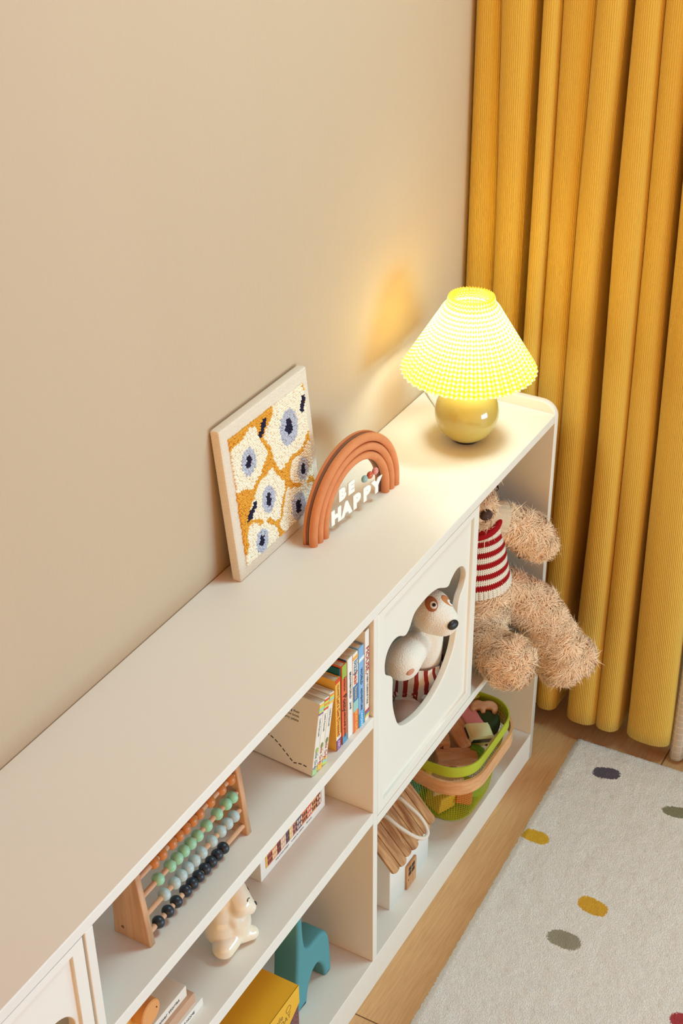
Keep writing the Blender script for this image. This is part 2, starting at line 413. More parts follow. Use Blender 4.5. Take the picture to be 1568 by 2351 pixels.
hf = nt.nodes.new('ShaderNodeMath'); hf.operation = 'MULTIPLY'; hf.inputs[1].default_value = 0.5; nt.links.new(ad.outputs[0], hf.inputs[0]); nt.links.new(hf.outputs[0], rp.inputs[0])
d1 = nt.nodes.new('ShaderNodeBsdfDiffuse'); d2 = nt.nodes.new('ShaderNodeBsdfTranslucent'); mxs = nt.nodes.new('ShaderNodeMixShader'); mxs.inputs[0].default_value = 0.80
nt.links.new(rp.outputs[0], d1.inputs[0]); nt.links.new(rp.outputs[0], d2.inputs[0]); nt.links.new(d1.outputs[0], mxs.inputs[1]); nt.links.new(d2.outputs[0], mxs.inputs[2]); nt.links.new(mxs.outputs[0], out.inputs[0])
link('lamp_shade', me, ms, lamp)
# wire carrier under the top of the shade
parts = [tube([(LX + 0.033 * math.cos(a), LY + 0.033 * math.sin(a), 1.046) for a in np.linspace(0, 2 * PI, 40)[:-1]], 0.0012, 6, closed=True)]
for a in (0.4, 2.5, 4.6): parts.append(tube([(LX + 0.012 * math.cos(a), LY + 0.012 * math.sin(a), 0.953), (LX + 0.034 * math.cos(a), LY + 0.034 * math.sin(a), 0.985), (LX + 0.033 * math.cos(a), LY + 0.033 * math.sin(a), 1.046)], 0.001, 5))
link('shade_wire', merge(parts), mat('wire', (200, 200, 196), 0.3), lamp, smooth=True)
P = catmull([(LX + 0.03, LY + 0.045, 0.806), (LX + 0.055, LY + 0.075, 0.8035), (-0.085, -0.045, 0.8028), (-0.055, -0.016, 0.804), (-0.042, -0.008, 0.815), (-0.036, -0.006, 0.835), (-0.02, -0.005, 0.838), (0.03, -0.01, 0.80), (0.03, -0.012, 0.70)], 8, False)
V, Fc = tube(P, 0.0026, 10); link('power_cord', pydata(V, Fc), M_white, lamp, smooth=True)

# ------------------------------------------------------------------ rainbow ornament
ang = math.atan2(-0.0244, 0.2357)
rb = thing('rainbow_ornament', 'terracotta rainbow arch ornament with white BE HAPPY lettering on the cabinet top', 'ornament', (-0.464, -0.0945, H), (0, 0, ang))
M_terra = mat('terracotta clay', (212, 138, 92), 0.75, 0.25, bump=(220, 0.0004, 4), var=(60, 0.06))
M_terra2 = mat('terracotta back board', (206, 134, 90), 0.8, 0.2)
leg = 0.014
def arch(r, z0=0.0, n=40):
    return [(-r, z0)] + [(r * math.cos(PI - a), leg + r * math.sin(a) * 1.02) for a in np.linspace(0, PI, n)] + [(r, z0)]
for r in (0.1110, 0.0967, 0.0824):
    pts = [(x, -0.0005, z) for x, z in arch(r)]
    V, Fc = tube(pts, [0.0069] * len(pts), 16)
    link('clay_arch', pydata(V, Fc), M_terra, rb, world=False, smooth=True, angle=60)
o1 = arch(0.1178); o2 = arch(0.0755)
link('back_board', curve_shape([o1 + o2[::-1]], 0.0045, 0.0006, 1, Matrix.Translation((0, 0.0122, 0)) @ axes((0, 0, 0), (1, 0, 0), (0, 0, 1))), M_terra2, rb, world=False)
link('gap_layer', curve_shape([arch(0.1150) + o2[::-1]], 0.004, 0, 1, Matrix.Translation((0, 0.0082, 0)) @ axes((0, 0, 0), (1, 0, 0), (0, 0, 1))), mat('gap shade brown', (132, 98, 78), 0.9), rb, world=False)  # dark layer whose brown stands in for shade in the gap
mg = bpy.data.materials.new('clear acrylic'); mg.use_nodes = True; nt = mg.node_tree; nt.nodes.clear()
out = nt.nodes.new('ShaderNodeOutputMaterial'); tr = nt.nodes.new('ShaderNodeBsdfTransparent'); gl = nt.nodes.new('ShaderNodeBsdfGlossy'); gl.inputs['Roughness'].default_value = 0.08; mxs = nt.nodes.new('ShaderNodeMixShader'); mxs.inputs[0].default_value = 0.015
tr.inputs[0].default_value = (1, 1, 1, 1)
nt.links.new(tr.outputs[0], mxs.inputs[1]); nt.links.new(gl.outputs[0], mxs.inputs[2]); nt.links.new(mxs.outputs[0], out.inputs[0])
link('clear_plate', curve_shape([arch(0.0765, 0.002)], 0.002, 0, 1, Matrix.Translation((0, -0.0035, 0)) @ axes((0, 0, 0), (1, 0, 0), (0, 0, 1))), mg, rb, world=False)
M_let = mat('white raised lettering', (246, 244, 240), 0.5)
def letters(word, x0, x1, zc, hgt):
    n = len(word)
    for i, ch in enumerate(word):
        cx = x0 + (x1 - x0) * (i + 0.5) / n
        link('letter', text(ch, hgt, axes((cx, -0.0062, zc), (1, 0, 0), (0, 0, 1)), 0.0007, 0.056 * hgt, bevel=0.0006, sx=1.12), M_let, rb, world=False)
letters('HAPPY', -0.074, 0.062, 0.0275, 0.031)
letters('BE', -0.056, -0.009, 0.0590, 0.026)
for (x, z, c, nm) in ((0.0155, 0.0575, (142, 178, 178), 'sage'), (0.0300, 0.0575, (196, 92, 62), 'brick'), (0.0445, 0.0580, (214, 138, 130), 'rose')):
    link('bead_stud', sphere_me((x, -0.0068, z), 0.0062, 20, 12, (1, 0.75, 1)), mat(nm + ' bead', c, 0.25), rb, world=False, smooth=True, label=nm + ' bead on the clear plate')

# ------------------------------------------------------------------ punch needle canvas
cvs = thing('yarn_art_canvas', 'square cream canvas of punch needle white flowers leaning on the wall', 'artwork', (-0.7105, -0.0420, H))
Um = Vector((1, 0, 0)); Vm = Vector((-0.028, 0.0245, 0.245)).normalized(); Nm = Um.cross(Vm).normalized()
CM = axes((-0.7105, -0.0420, H + 0.0003), Um, Vm)        # local x right, y up the canvas, z out of it
CW, CH, CT = 0.2345, 0.2455, 0.0165
M_can = bpy.data.materials.new('canvas weave'); M_can.use_nodes = True; nt = M_can.node_tree; b = nt.nodes['Principled BSDF']
b.inputs['Base Color'].default_value = lin((232, 220, 204)); b.inputs['Roughness'].default_value = 0.9; b.inputs['Specular IOR Level'].default_value = 0.15
tc = nt.nodes.new('ShaderNodeTexCoord'); w1 = nt.nodes.new('ShaderNodeTexWave'); w2 = nt.nodes.new('ShaderNodeTexWave')
w1.bands_direction = 'X'; w2.bands_direction = 'Z'
for w_ in (w1, w2): w_.inputs['Scale'].default_value = 145; nt.links.new(tc.outputs['Object'], w_.inputs['Vector'])
ml = nt.nodes.new('ShaderNodeMath'); ml.operation = 'ADD'; nt.links.new(w1.outputs['Fac'], ml.inputs[0]); nt.links.new(w2.outputs['Fac'], ml.inputs[1])
bp_ = nt.nodes.new('ShaderNodeBump'); bp_.inputs['Distance'].default_value = 0.0004; nt.links.new(ml.outputs[0], bp_.inputs['Height']); nt.links.new(bp_.outputs[0], b.inputs['Normal'])
me = box(0, CW, 0, CH, -CT, 0, bev=0.0035, seg=3); me.transform(CM); link('stretched_canvas', me, M_can, cvs, smooth=True, angle=50)
FL = [(0.056, 0.172, 0.041, 5, 0.4), (0.166, 0.176, 0.055, 6, 1.1), (0.190, 0.094, 0.036, 5, 2.0), (0.091, 0.092, 0.041, 6, 0.2), (0.166, 0.041, 0.045, 5, 2.6), (0.061, 0.038, 0.037, 5, 1.5)]
DK = [((0.108, 0.214), (0.094, 0.198)), ((0.2135, 0.202), (0.2065, 0.186)), ((0.0575, 0.1015), (0.038, 0.088))]
yarn = {}
def segd(p, a, b):
    p, a, b = map(np.array, (p, a, b)); t = np.clip(((p - a) @ (b - a)) / ((b - a) @ (b - a)), 0, 1); return np.linalg.norm(p - a - t * (b - a))
pit = 0.0036
for j in range(58):
    for i in range(60):
        u = 0.0190 + (i + 0.5 * (j % 2)) * pit + random.uniform(-1, 1) * 0.0006; v = 0.0215 + j * pit + random.uniform(-1, 1) * 0.0006
        if u > 0.2170 or v > 0.2245 or u < 0.0185 or v < 0.0195: continue
        ds = []
        for k, (cx, cy, r, npet, ph) in enumerate(FL):
            th = math.atan2(v - cy, u - cx); ds.append(math.hypot(u - cx, v - cy) / (r * (1.04 + 0.13 * math.cos(npet * th + ph))))
        k = int(np.argmin(ds)); d2 = sorted(ds)
        if min(segd((u, v), *q) for q in DK) < 0.0050: key = ('leaf', 0 if min(range(3), key=lambda q: segd((u, v), *DK[q])) == 0 else min(range(3), key=lambda q: segd((u, v), *DK[q])))
        elif ds[k] > 1.06 or d2[1] - d2[0] < 0.16 and ds[k] > 0.72: key = ('ground', 0)
        else:
            cx, cy, r = FL[k][:3]; dx, dy = (u - cx) / r, (v - cy) / r
            e1 = math.hypot(dx, dy * 0.85)
            key = ('centre', k) if math.hypot(dx * 1.15, dy * 0.75) < 0.185 else ('ring', k) if e1 < 0.44 else ('petal', k)
        yarn.setdefault(key, []).append((u, v))
def loops(pts):
    V = []; Fc = []; seg = 7
    for (u, v) in pts:
        r = 0.0024 * random.uniform(0.85, 1.15); h = 0.0036 * random.uniform(0.8, 1.25); tx, ty = random.uniform(-1, 1) * 0.0008, random.uniform(-1, 1) * 0.0008
        a0 = random.uniform(0, 6); el = random.uniform(0.75, 1.0); o = len(V)
        for (fr, fz) in ((1.0, 0.0), (1.02, 0.45), (0.72, 0.85)):
            for q in range(seg):
                a = 2 * PI * q / seg; x = r * fr * math.cos(a); y = r * fr * el * math.sin(a)
                V.append(CM @ Vector((u + x * math.cos(a0) - y * math.sin(a0) + tx * fz, v + x * math.sin(a0) + y * math.cos(a0) + ty * fz, fz * h)))
        V.append(CM @ Vector((u + tx, v + ty, h)))
        for ri in range(2):
            for q in range(seg): Fc.append((o + ri * seg + q, o + ri * seg + (q + 1) % seg, o + (ri + 1) * seg + (q + 1) % seg, o + (ri + 1) * seg + q))
        for q in range(seg): Fc.append((o + 2 * seg + q, o + 2 * seg + (q + 1) % seg, o + 3 * seg))
    return pydata(V, Fc)
M_y = {'ground': mat('mustard yarn', (222, 164, 66), 0.95, 0.1, var=(400, 0.12)), 'petal': mat('ivory yarn', (240, 234, 216), 0.95, 0.1), 'ring': mat('blue grey yarn', (186, 192, 210), 0.95, 0.1), 'centre': mat('navy yarn', (44, 42, 66), 0.95, 0.1), 'leaf': mat('navy yarn', (44, 42, 66))}
gm = loops(yarn[('ground', 0)]); bm = bmesh.new(); bm.from_mesh(gm); n0 = len(bm.verts)
q = box(0.0195, 0.2165, 0.0205, 0.2240, -0.0005, 0.0010); q.transform(CM); bm.from_mesh(q); bm.normal_update(); gm = bpy.data.meshes.new('ground'); bm.to_mesh(gm); bm.free()
link('mustard_ground', gm, M_y['ground'], cvs, smooth=True, angle=60)
for k in range(6):
    fo = link('flower', loops(yarn[('petal', k)]), M_y['petal'], cvs, smooth=True)
    if ('ring', k) in yarn: link('flower_ring', loops(yarn[('ring', k)]), M_y['ring'], fo, smooth=True, label='pale blue grey ring')
    if ('centre', k) in yarn: link('flower_centre', loops(yarn[('centre', k)]), M_y['centre'], fo, smooth=True, label='navy centre')
for k in range(3):
    if ('leaf', k) in yarn: link('leaf_bud', loops(yarn[('leaf', k)]), M_y['leaf'], cvs, smooth=True, label='navy yarn bud')
WMAT = None

# ------------------------------------------------------------------ books on the upper shelf
Z1, Z2, Z3 = 0.6023, 0.4077, 0.0673
def book(x0, x1, hgt, cover, label, yf=-0.234, depth=0.15, tilt=0.0, rz=0.0, spine=None, bands=(), titles=(), group='picture books on the upper shelf', page=M_page, rnd=0.0008, front=None, zb=Z1):
    th = x1 - x0; cx = (x0 + x1) / 2
    bk = thing('book', label, 'book', (cx, yf, zb + (th / 2 * math.sin(abs(tilt)) if tilt else 0)), (0, tilt, rz), group)
    c = mat('book cover ' + label[:30], cover, 0.45, 0.4)
    bm = bmesh.new()
    t = 0.0016 if th > 0.008 else 0.001
    box(-th / 2, -th / 2 + t, 0.0, depth, 0, hgt, 0.0005, 1, bm); box(th / 2 - t, th / 2, 0.0, depth, 0, hgt, 0.0005, 1, bm); box(-th / 2, th / 2, -0.0012, 0.0012, 0, hgt, rnd, 2, bm)
    link('cover', bm2me(bm), c, bk, world=False)
    link('page_block', box(-th / 2 + t * 0.9, th / 2 - t * 0.9, 0.0011, depth - 0.003, 0.0015, hgt - 0.0015), page, bk, world=False)
    for (z0, z1, col) in bands:
        link('spine_band', box(-th / 2 + 0.0001, th / 2 - 0.0001, -0.0016, -0.0010, z0 * hgt, z1 * hgt), mat('print %d %d %d' % col, col, 0.5), bk, world=False)
    for (tx, zc, size, col, sx) in titles:
        link('spine_title', text(tx, size * 1.2, axes((0, -0.00165, zc * hgt), (0, 0, -1), (1, 0, 0)), 0.0001, 0.0, sx=sx), mat('print %d %d %d' % col, col, 0.5), bk, world=False)
    return bk
G1, G2, B1, Y1, R1, P1, O1 = (168, 206, 150), (196, 214, 92), (150, 200, 206), (232, 186, 80), (212, 84, 56), (142, 96, 150), (226, 140, 60)
K = (62, 56, 52)
book(-0.6905, -0.6790, 0.166, (232, 228, 220), 'slim white book with red lettering on its spine, against the right divider', titles=[('MOUSE,', 0.68, 0.0105, (178, 36, 40), 1.1), ('A VERY CURIOUS TALE', 0.36, 0.0046, K, 1.0)], bands=[(0.10, 0.125, (196, 60, 60)), (0.075, 0.10, (80, 130, 190)), (0.05, 0.075, (214, 210, 70))], yf=-0.236)
book(-0.7068, -0.6918, 0.1455, (130, 178, 222), 'sky blue board book with a white cloud at the spine top', yf=-0.2345, bands=[(0.0, 0.17, (40, 158, 214)), (0.83, 0.87, (226, 236, 242))], titles=[('WORLD', 0.63, 0.0068, (50, 74, 110), 1.0), ('ADVENTURE', 0.34, 0.0060, (50, 74, 110), 1.0), ('WOW', 0.085, 0.0072, (240, 244, 246), 1.0)], rnd=0.001)
book(-0.7215, -0.7075, 0.1440, (238, 232, 216), 'board book with a white, blue and orange patterned spine, beside the sky blue book', bands=[(0.40, 0.60, (62, 118, 180)), (0.27, 0.40, (150, 202, 196)), (0.0, 0.27, (228, 112, 56)), (0.93, 0.97, (232, 170, 80))], titles=[('bizzy', 0.825, 0.0125, (58, 120, 176), 0.9), ('bear', 0.685, 0.0125, (206, 54, 48), 0.9), ('boats', 0.50, 0.0085, (228, 200, 70), 1.0), ('BUSY DAY', 0.13, 0.0070, (244, 206, 90), 1.0)], yf=-0.2335)
book(-0.7352, -0.7222, 0.1440, (236, 234, 230), 'white book with small dark spine lettering, right of the thin slate board', titles=[('BROWN', 0.74, 0.0056, K, 1.0), ('WORLD', 0.58, 0.0056, K, 1.0), ('JANE', 0.40, 0.0050, K, 1.0)], yf=-0.2325)
book(-0.7375, -0.7356, 0.1440, (62, 82, 92), 'thin dark slate board standing between the white and the orange book', yf=-0.231, group='picture books on the upper shelf')
book(-0.7508, -0.7380, 0.1425, (226, 106, 62), 'orange board book with a green spine top and black lettering', bands=[(0.84, 1.0, (156, 180, 74)), (0.0, 0.10, (84, 148, 190))], titles=[('Potty', 0.52, 0.0115, (40, 30, 30), 1.0), ('PATRICIA', 0.76, 0.0050, (60, 30, 24), 1.0), ('CAROLINE JAYNE', 0.25, 0.0054, (60, 30, 24), 1.0)], yf=-0.2318)
book(-0.7540, -0.7512, 0.1400, (20, 96, 104), 'thin dark teal book between the orange and the yellow book', yf=-0.230)
book(-0.7680, -0.7545, 0.1290, (232, 180, 74), 'yellow board book with a red spine top and purple spine foot', bands=[(0.95, 1.0, (214, 64, 40)), (0.0, 0.15, (128, 74, 128)), (0.15, 0.20, (236, 226, 210))], titles=[('Let’s Get Dressed!', 0.46, 0.0092, (196, 84, 40), 0.88), ('CLAVIS', 0.84, 0.0052, (160, 96, 50), 1.0), ('ABC', 0.07, 0.0065, (236, 220, 230), 1.0)], yf=-0.2312)
T = R_(12.0)
wb = [((226, 222, 212), 'white board book of the leaning trio with a lime spine blob, leftmost in the row', [(0.955, 0.985, Y1), (0.925, 0.955, G2), (0.895, 0.925, B1), (0.865, 0.895, G2), (0.84, 0.865, P1), (0.0, 0.085, G1), (0.10, 0.107, P1)], (170, 190, 60)),
      ((232, 226, 214), 'white board book in the middle of the leaning trio, red and lime spine top', [(0.96, 0.99, R1), (0.93, 0.96, G2), (0.90, 0.93, O1), (0.87, 0.90, G2), (0.84, 0.87, R1), (0.0, 0.09, Y1), (0.105, 0.112, P1)], (110, 150, 80)),
      ((230, 224, 214), 'white board book of the leaning trio resting on the yellow book', [(0.96, 0.99, O1), (0.93, 0.96, G2), (0.90, 0.93, B1), (0.86, 0.90, Y1), (0.0, 0.035, G2), (0.035, 0.07, B1), (0.07, 0.10, Y1), (0.12, 0.127, R1)], (110, 140, 80))]
bx = [-0.8330, -0.8200, -0.8070]
for i, (c, lb, bd, dot) in enumerate(wb):
    bkk = book(bx[i], bx[i] + 0.0118, 0.117, c, lb, yf=-0.2285 - 0.0006 * i, depth=0.125, tilt=T, rz=R_(-3.5), bands=bd, titles=[('Little Grey', 0.22, 0.0075, (120, 150, 150) if i == 0 else (190, 110, 80), 0.9), ('Leslie Patricelli', 0.66, 0.0040, (130, 130, 130), 1.0)], group='white leaning board books')
    link('spine_picture', sphere_me((0.0, -0.0014, 0.040), 0.0036, 14, 8, (1, 0.12, 1.3)), mat('print blob %d' % i, dot, 0.6), bkk, world=False, smooth=True)
    if i == 0:
        # printing on the cover that faces the camera: bouncing dashed line and small text
        pth = catmull([(0.124, 0.036), (0.112, 0.039), (0.092, 0.040), (0.068, 0.034), (0.046, 0.020), (0.031, 0.009)], 40, False)
        pth2 = catmull([(0.031, 0.009), (0.024, 0.0112), (0.015, 0.0122), (0.004, 0.011)], 30, False)
        V = []; Fc = []
        for P in (pth, pth2):
            L = np.concatenate([[0], np.cumsum([np.linalg.norm(P[k + 1] - P[k]) for k in range(len(P) - 1)])]); s0 = 0
            while s0 < L[-1] - 0.002:
                q = [np.array([np.interp(s0 + e_, L, [p_[0] for p_ in P]), np.interp(s0 + e_, L, [p_[1] for p_ in P])]) for e_ in (0, min(0.0055, L[-1] - s0))]
                d = (q[1] - q[0]); d /= np.linalg.norm(d) + 1e-9; nn = np.array([-d[1], d[0]]) * 0.0008
                o_ = len(V)
                for xx in (-0.0062, -0.0059):
                    V += [(xx, *(q[0] + nn)), (xx, *(q[1] + nn)), (xx, *(q[1] - nn)), (xx, *(q[0] - nn))]
                Fc += [(o_, o_ + 1, o_ + 2, o_ + 3), (o_ + 4, o_ + 5, o_ + 6, o_ + 7), (o_, o_ + 1, o_ + 5, o_ + 4), (o_ + 1, o_ + 2, o_ + 6, o_ + 5), (o_ + 2, o_ + 3, o_ + 7, o_ + 6), (o_ + 3, o_, o_ + 4, o_ + 7)]
                s0 += 0.0085
        link('dashed_line', pydata(V, Fc), M_ink, bkk, world=False)
        for k, tx in enumerate(('are tasting their', 'fabulous book', 'starry palate')):
            link('cover_text', text(tx, 0.0056, axes((-0.00605, 0.030, 0.091 - 0.0066 * k), (0, -1, 0), (0, 0, 1)), 0.0001, align='RIGHT'), M_ink, bkk, world=False)
        link('cover_text', text('munch please!', 0.0046, axes((-0.00605, 0.070, 0.062), (0, -1, 0), (0, 0, 1)), 0.0001, align='RIGHT'), M_ink, bkk, world=False)

# ------------------------------------------------------------------ bead abacus
ab = thing('bead_abacus', 'beech wood abacus with rows of coloured beads on the upper shelf', 'abacus', (-1.08, -0.19, Z1))
tri = [(-0.2125, 0.0), (-0.1560, 0.0), (-0.1625, 0.128), (-0.1980, 0.128)]
for xc in (-1.1895, -0.9685):
    link('side_panel', curve_shape([[(p[0], p[1]) for p in tri]], 0.0105, 0.0015, 2, axes((xc, 0, Z1), (0, 1, 0), (0, 0, 1))), M_beech, ab)
link('stamp', text('e', 0.010, axes((-1.19485, -0.171, Z1 + 0.017), (0, -1, 0), (0, 0, 1)), 0.0001), M_ink, ab)
V, Fc = tube([(-1.187, -0.166, Z1 + 0.100), (-0.971, -0.166, Z1 + 0.100)], 0.0035, 12); link('back_rail', pydata(V, Fc), M_beechx, ab, smooth=True, angle=60)
rowsA = [('dark navy bead', (30, 42, 54), -0.2055, 0.6185, [-1.1669, -1.1466, -1.1284, -1.1080, -1.0933, -1.0790, -1.0643, -1.0499, -1.0368, -1.0213]),
         ('pale blue bead', (176, 196, 198), -0.2020, 0.6460, [-1.1460, -1.1243, -1.1095, -1.0948, -1.0801, -1.0641, -1.0408, -1.0203, -1.0040, -0.9884]),
         ('mint green bead', (150, 206, 172), -0.1984, 0.6752, [-1.1505, -1.1255, -1.1103, -1.0957, -1.0809, -1.0651, -1.0444, -1.0200, -0.9989, -0.9845]),
         ('orange brown bead', (198, 124, 62), -0.1950, 0.7040, [-1.1527, -1.1360, -1.1154, -1.1000, -1.0854, -1.0702, -1.0549, -1.0303, -1.0046, -0.9830])]
for lb, c, y, z, xs in rowsA:
    V, Fc = tube([(-1.187, y, z), (-0.971, y, z)], 0.0036, 12); rod = link('rod', pydata(V, Fc), M_beechx, ab, smooth=True, angle=60)
    mB = mat(lb, c, 0.38, 0.5)
    bme = sphere_me((0, 0, 0), 0.0086, 24, 14, (0.9, 1, 1))
    xs = sorted(xs)
    for i in range(1, len(xs)):
        if xs[i] - xs[i - 1] < 0.0142: xs[i] = xs[i - 1] + 0.0142
    b0 = link('bead', bme, mB, rod, smooth=True, label=lb)
    b0.location = (xs[0], y, z)
    for x in xs[1:]:
        c_ = b0.copy(); COL.objects.link(c_); c_.location = (x, y, z)

# ------------------------------------------------------------------ picture box on the second shelf
pb = thing('puzzle_box', 'white cardboard puzzle box with a street picture strip on the second shelf', 'box', (-0.79, -0.12, Z2))
link('carton', box(-0.8830, -0.6960, -0.1680, -0.060, Z2, Z2 + 0.085, 0.001), mat('white carton', (236, 232, 226), 0.55), pb)
pic = link('street_picture', box(-0.870, -0.7065, -0.1686, -0.1679, Z2 + 0.0175, Z2 + 0.067), mat('print sky', (206, 190, 170), 0.6), pb)
hx = -0.8655
link('picture_patch', box(-0.870, -0.8655, -0.1689, -0.1685, Z2 + 0.0175, Z2 + 0.067), mat('print yellow', (228, 184, 80), 0.6), pic)
pal = [(206, 96, 70), (226, 150, 90), (150, 66, 50), (216, 170, 150), (120, 90, 100), (232, 190, 110), (190, 120, 110), (96, 84, 96), (222, 128, 80)]
i = 0
while hx < -0.712:
    wdt = random.uniform(0.009, 0.016); wdt = min(wdt, -0.7068 - hx); hh = random.uniform(0.026, 0.047)
    c = pal[i % len(pal)]
    hs = link('painted_house', box(hx, hx + wdt - 0.0008, -0.1690, -0.1685, Z2 + 0.0178, Z2 + 0.0175 + hh), mat('print %d %d %d' % c, c, 0.6), pic)
    bm = bmesh.new(); nx = 2 if wdt < 0.012 else 3
    for a in range(nx):
        for q in range(3):
            zc = Z2 + 0.024 + q * 0.0105
            if zc + 0.004 > Z2 + 0.0165 + hh: continue
            xc = hx + wdt * (a + 0.5) / nx; box(xc - 0.0014, xc + 0.0014, -0.1692, -0.1689, zc - 0.003, zc + 0.0035, 0, 1, bm)
    link('painted_windows', bm2me(bm), mat('print window %d' % (i % 2), ((60, 52, 60), (236, 222, 200))[i % 2], 0.6), pic)
    hx += wdt; i += 1
link('small_print', text('THE LITTLE STREET      a puzzle for children      48 pieces', 0.0042, axes((-0.790, -0.1683, Z2 + 0.010), (1, 0, 0), (0, 0, 1)), 0.0001, sx=1.05), mat('grey print', (120, 124, 130), 0.6), pb)
link('side_print', text('one town\nmany houses\nto build\nand play', 0.0058, axes((-0.88325, -0.135, Z2 + 0.034), (0, -1, 0), (0, 0, 1)), 0.0001), M_ink, pb)

# ------------------------------------------------------------------ white ceramic bear figurine
bf = thing('bear_figurine', 'glossy cream ceramic bear figurine sitting on the second shelf', 'figurine', (-1.0, -0.19, Z2))
M_cer = mat('glossy cream ceramic', (236, 226, 204), 0.12, 0.5, coat=0.5)
E0 = (0, 0, 0)
bz = Z2
me = blob([('e', (-1.004, -0.180, bz + 0.034), (0.027, 0.026, 0.036)), ('e', (-1.002, -0.180, bz + 0.062), (0.022, 0.022, 0.036)), ('e', (-0.990, -0.194, bz + 0.034), (0.025, 0.022, 0.030)),
           ('c', (-0.984, -0.186, bz + 0.098), 0.0185, (-0.989, -0.203, bz + 0.074), 0.0195), ('c', (-0.989, -0.203, bz + 0.074), 0.017, (-0.983, -0.212, bz + 0.068), 0.0125),
           ('c', (-1.004, -0.186, bz + 0.092), 0.0085, (-1.003, -0.203, bz + 0.048), 0.0085),
           ('c', (-1.006, -0.196, bz + 0.020), 0.0175, (-1.024, -0.196, bz + 0.0170), 0.0170), ('c', (-0.992, -0.202, bz + 0.016), 0.014, (-0.978, -0.212, bz + 0.0110), 0.011),
           ('e', (-0.985, -0.188, bz + 0.119), (0.0075, 0.0055, 0.0085)), ('e', (-0.968, -0.176, bz + 0.112), (0.0065, 0.0055, 0.0080))], 0.0020, 6)
for v in me.vertices: v.co.z = max(v.co.z, bz)
link('ceramic_body', me, M_cer, bf)
bvF = bvh(me)
link('nose', stick(bvF, (-0.972, -0.224, bz + 0.074), 0.0034, 0.45, (0.8, 1.15)), M_black, bf, smooth=True)
for q in ((-0.986, -0.226, bz + 0.094), (-0.966, -0.208, bz + 0.090)):
    c, nn, u, w_ = frame(bvF, q)
    V, Fc = tube([c + nn * 0.0003 + u * 0.0036 * t + w_ * 0.0016 * (1 - t * t) for t in np.linspace(-1, 1, 9)], 0.00055, 6); link('closed_eye', pydata(V, Fc), M_black, bf)

# ------------------------------------------------------------------ stacked books and toy at the near end of the second shelf
def flat_book(x0, x1, y0, y1, z0, z1, cover, label, title, edge=(232, 228, 218), rz=0.0):
    bk = thing('book', label, 'book', ((x0 + x1) / 2, (y0 + y1) / 2, z0), (0, 0, rz), 'lying books at the near end of the second shelf')
    c = mat('flat cover ' + label[:24], cover, 0.5); bm = bmesh.new(); w_, d_ = (x1 - x0) / 2, (y1 - y0) / 2; hh = z1 - z0
    box(-w_, w_, -d_, d_, 0, 0.0016, 0.0005, 1, bm); box(-w_, w_, -d_, d_, hh - 0.0016, hh, 0.0005, 1, bm); box(-w_, w_, -d_ - 0.0008, -d_ + 0.0012, 0, hh, 0.0007, 2, bm)
    link('cover', bm2me(bm), c, bk, world=False)
    link('page_block', box(-w_ + 0.003, w_ - 0.0025, -d_ + 0.0012, d_ - 0.003, 0.0015, hh - 0.0015), M_page, bk, world=False)
    if title: link('spine_title', text(title, hh * 0.45, axes((w_ - 0.045, -d_ - 0.00105, hh / 2), (1, 0, 0), (0, 0, 1)), 0.0001), M_ink, bk, world=False)
    return bk
flat_book(-1.300, -1.108, -0.2170, -0.080, Z2, Z2 + 0.0150, (228, 224, 216), 'white lying book at the bottom of the near shelf stack', 'TALES OF HOME')
flat_book(-1.300, -1.118, -0.2120, -0.085, Z2 + 0.0150, Z2 + 0.0320, (196, 156, 126), 'kraft brown lying book in the middle of the near shelf stack', '')
flat_book(-1.300, -1.127, -0.2060, -0.090, Z2 + 0.0320, Z2 + 0.0520, (230, 224, 212), 'white lying book on top of the near shelf stack', 'summer stories')
tc_ = thing('toy_camera', 'yellow wooden toy camera with a round orange lens on the white books', 'toy', (-1.235, -0.185, Z2 + 0.052))
M_ty = mat('yellow toy paint', (232, 182, 84), 0.5)
link('camera_body', box(-1.30, -1.192, -0.192, -0.150, Z2 + 0.052, Z2 + 0.112, 0.004, 3), M_ty, tc_)
V, Fc = lathe([(0.0185, 0), (0.0192, 0.001), (0.0192, 0.016), (0.0178, 0.0175)], 36); me = pydata(V, Fc); me.transform(axes((-1.2045, -0.192, Z2 + 0.082), (1, 0, 0), (0, 0, 1))); link('lens', me, mat('orange toy lens', (226, 158, 92), 0.5), tc_, smooth=True, angle=40)
link('lens_dot', sphere_me((-1.1935, -0.2098, Z2 + 0.083), 0.0011, 8, 6), M_ink, tc_)

# ------------------------------------------------------------------ bottom left compartment
yb = thing('gift_box', 'mustard yellow cardboard box with a clipped front flap on the bottom shelf', 'box', (-1.06, -0.14, Z3))
M_yb = mat('mustard card', (230, 172, 34), 0.55, 0.3); M_yb2 = mat('mustard card flap', (232, 178, 52), 0.55, 0.3)
link('carton', box(-1.280, -0.8965, -0.2335, -0.040, Z3, 0.233, 0.001), mat('cream carton', (226, 208, 168), 0.6), yb)
bm = bmesh.new(); box(-1.2815, -0.8955, -0.2350, -0.0385, 0.2332, 0.2350, 0.0004, 1, bm); link('lid', bm2me(bm), M_yb, yb)
fl_ = [(-1.2815, 0.235), (-0.8955, 0.235), (-0.8955, 0.197), (-0.9240, 0.178), (-1.2815, 0.178)]
flap = link('front_flap', curve_shape([fl_], 0.0012, 0, 1, Matrix.Translation((0, -0.2346, 0)) @ axes((0, 0, 0), (1, 0, 0), (0, 0, 1))), M_yb2, yb)
link('lid_lettering', text('Smile\nEVERY DAY', 0.016, axes((-0.958, -0.23535, 0.206), (1, 0, 0), (0, 0, 1)), 0.0001, sx=0.9), mat('olive print', (128, 98, 40), 0.6), flap)
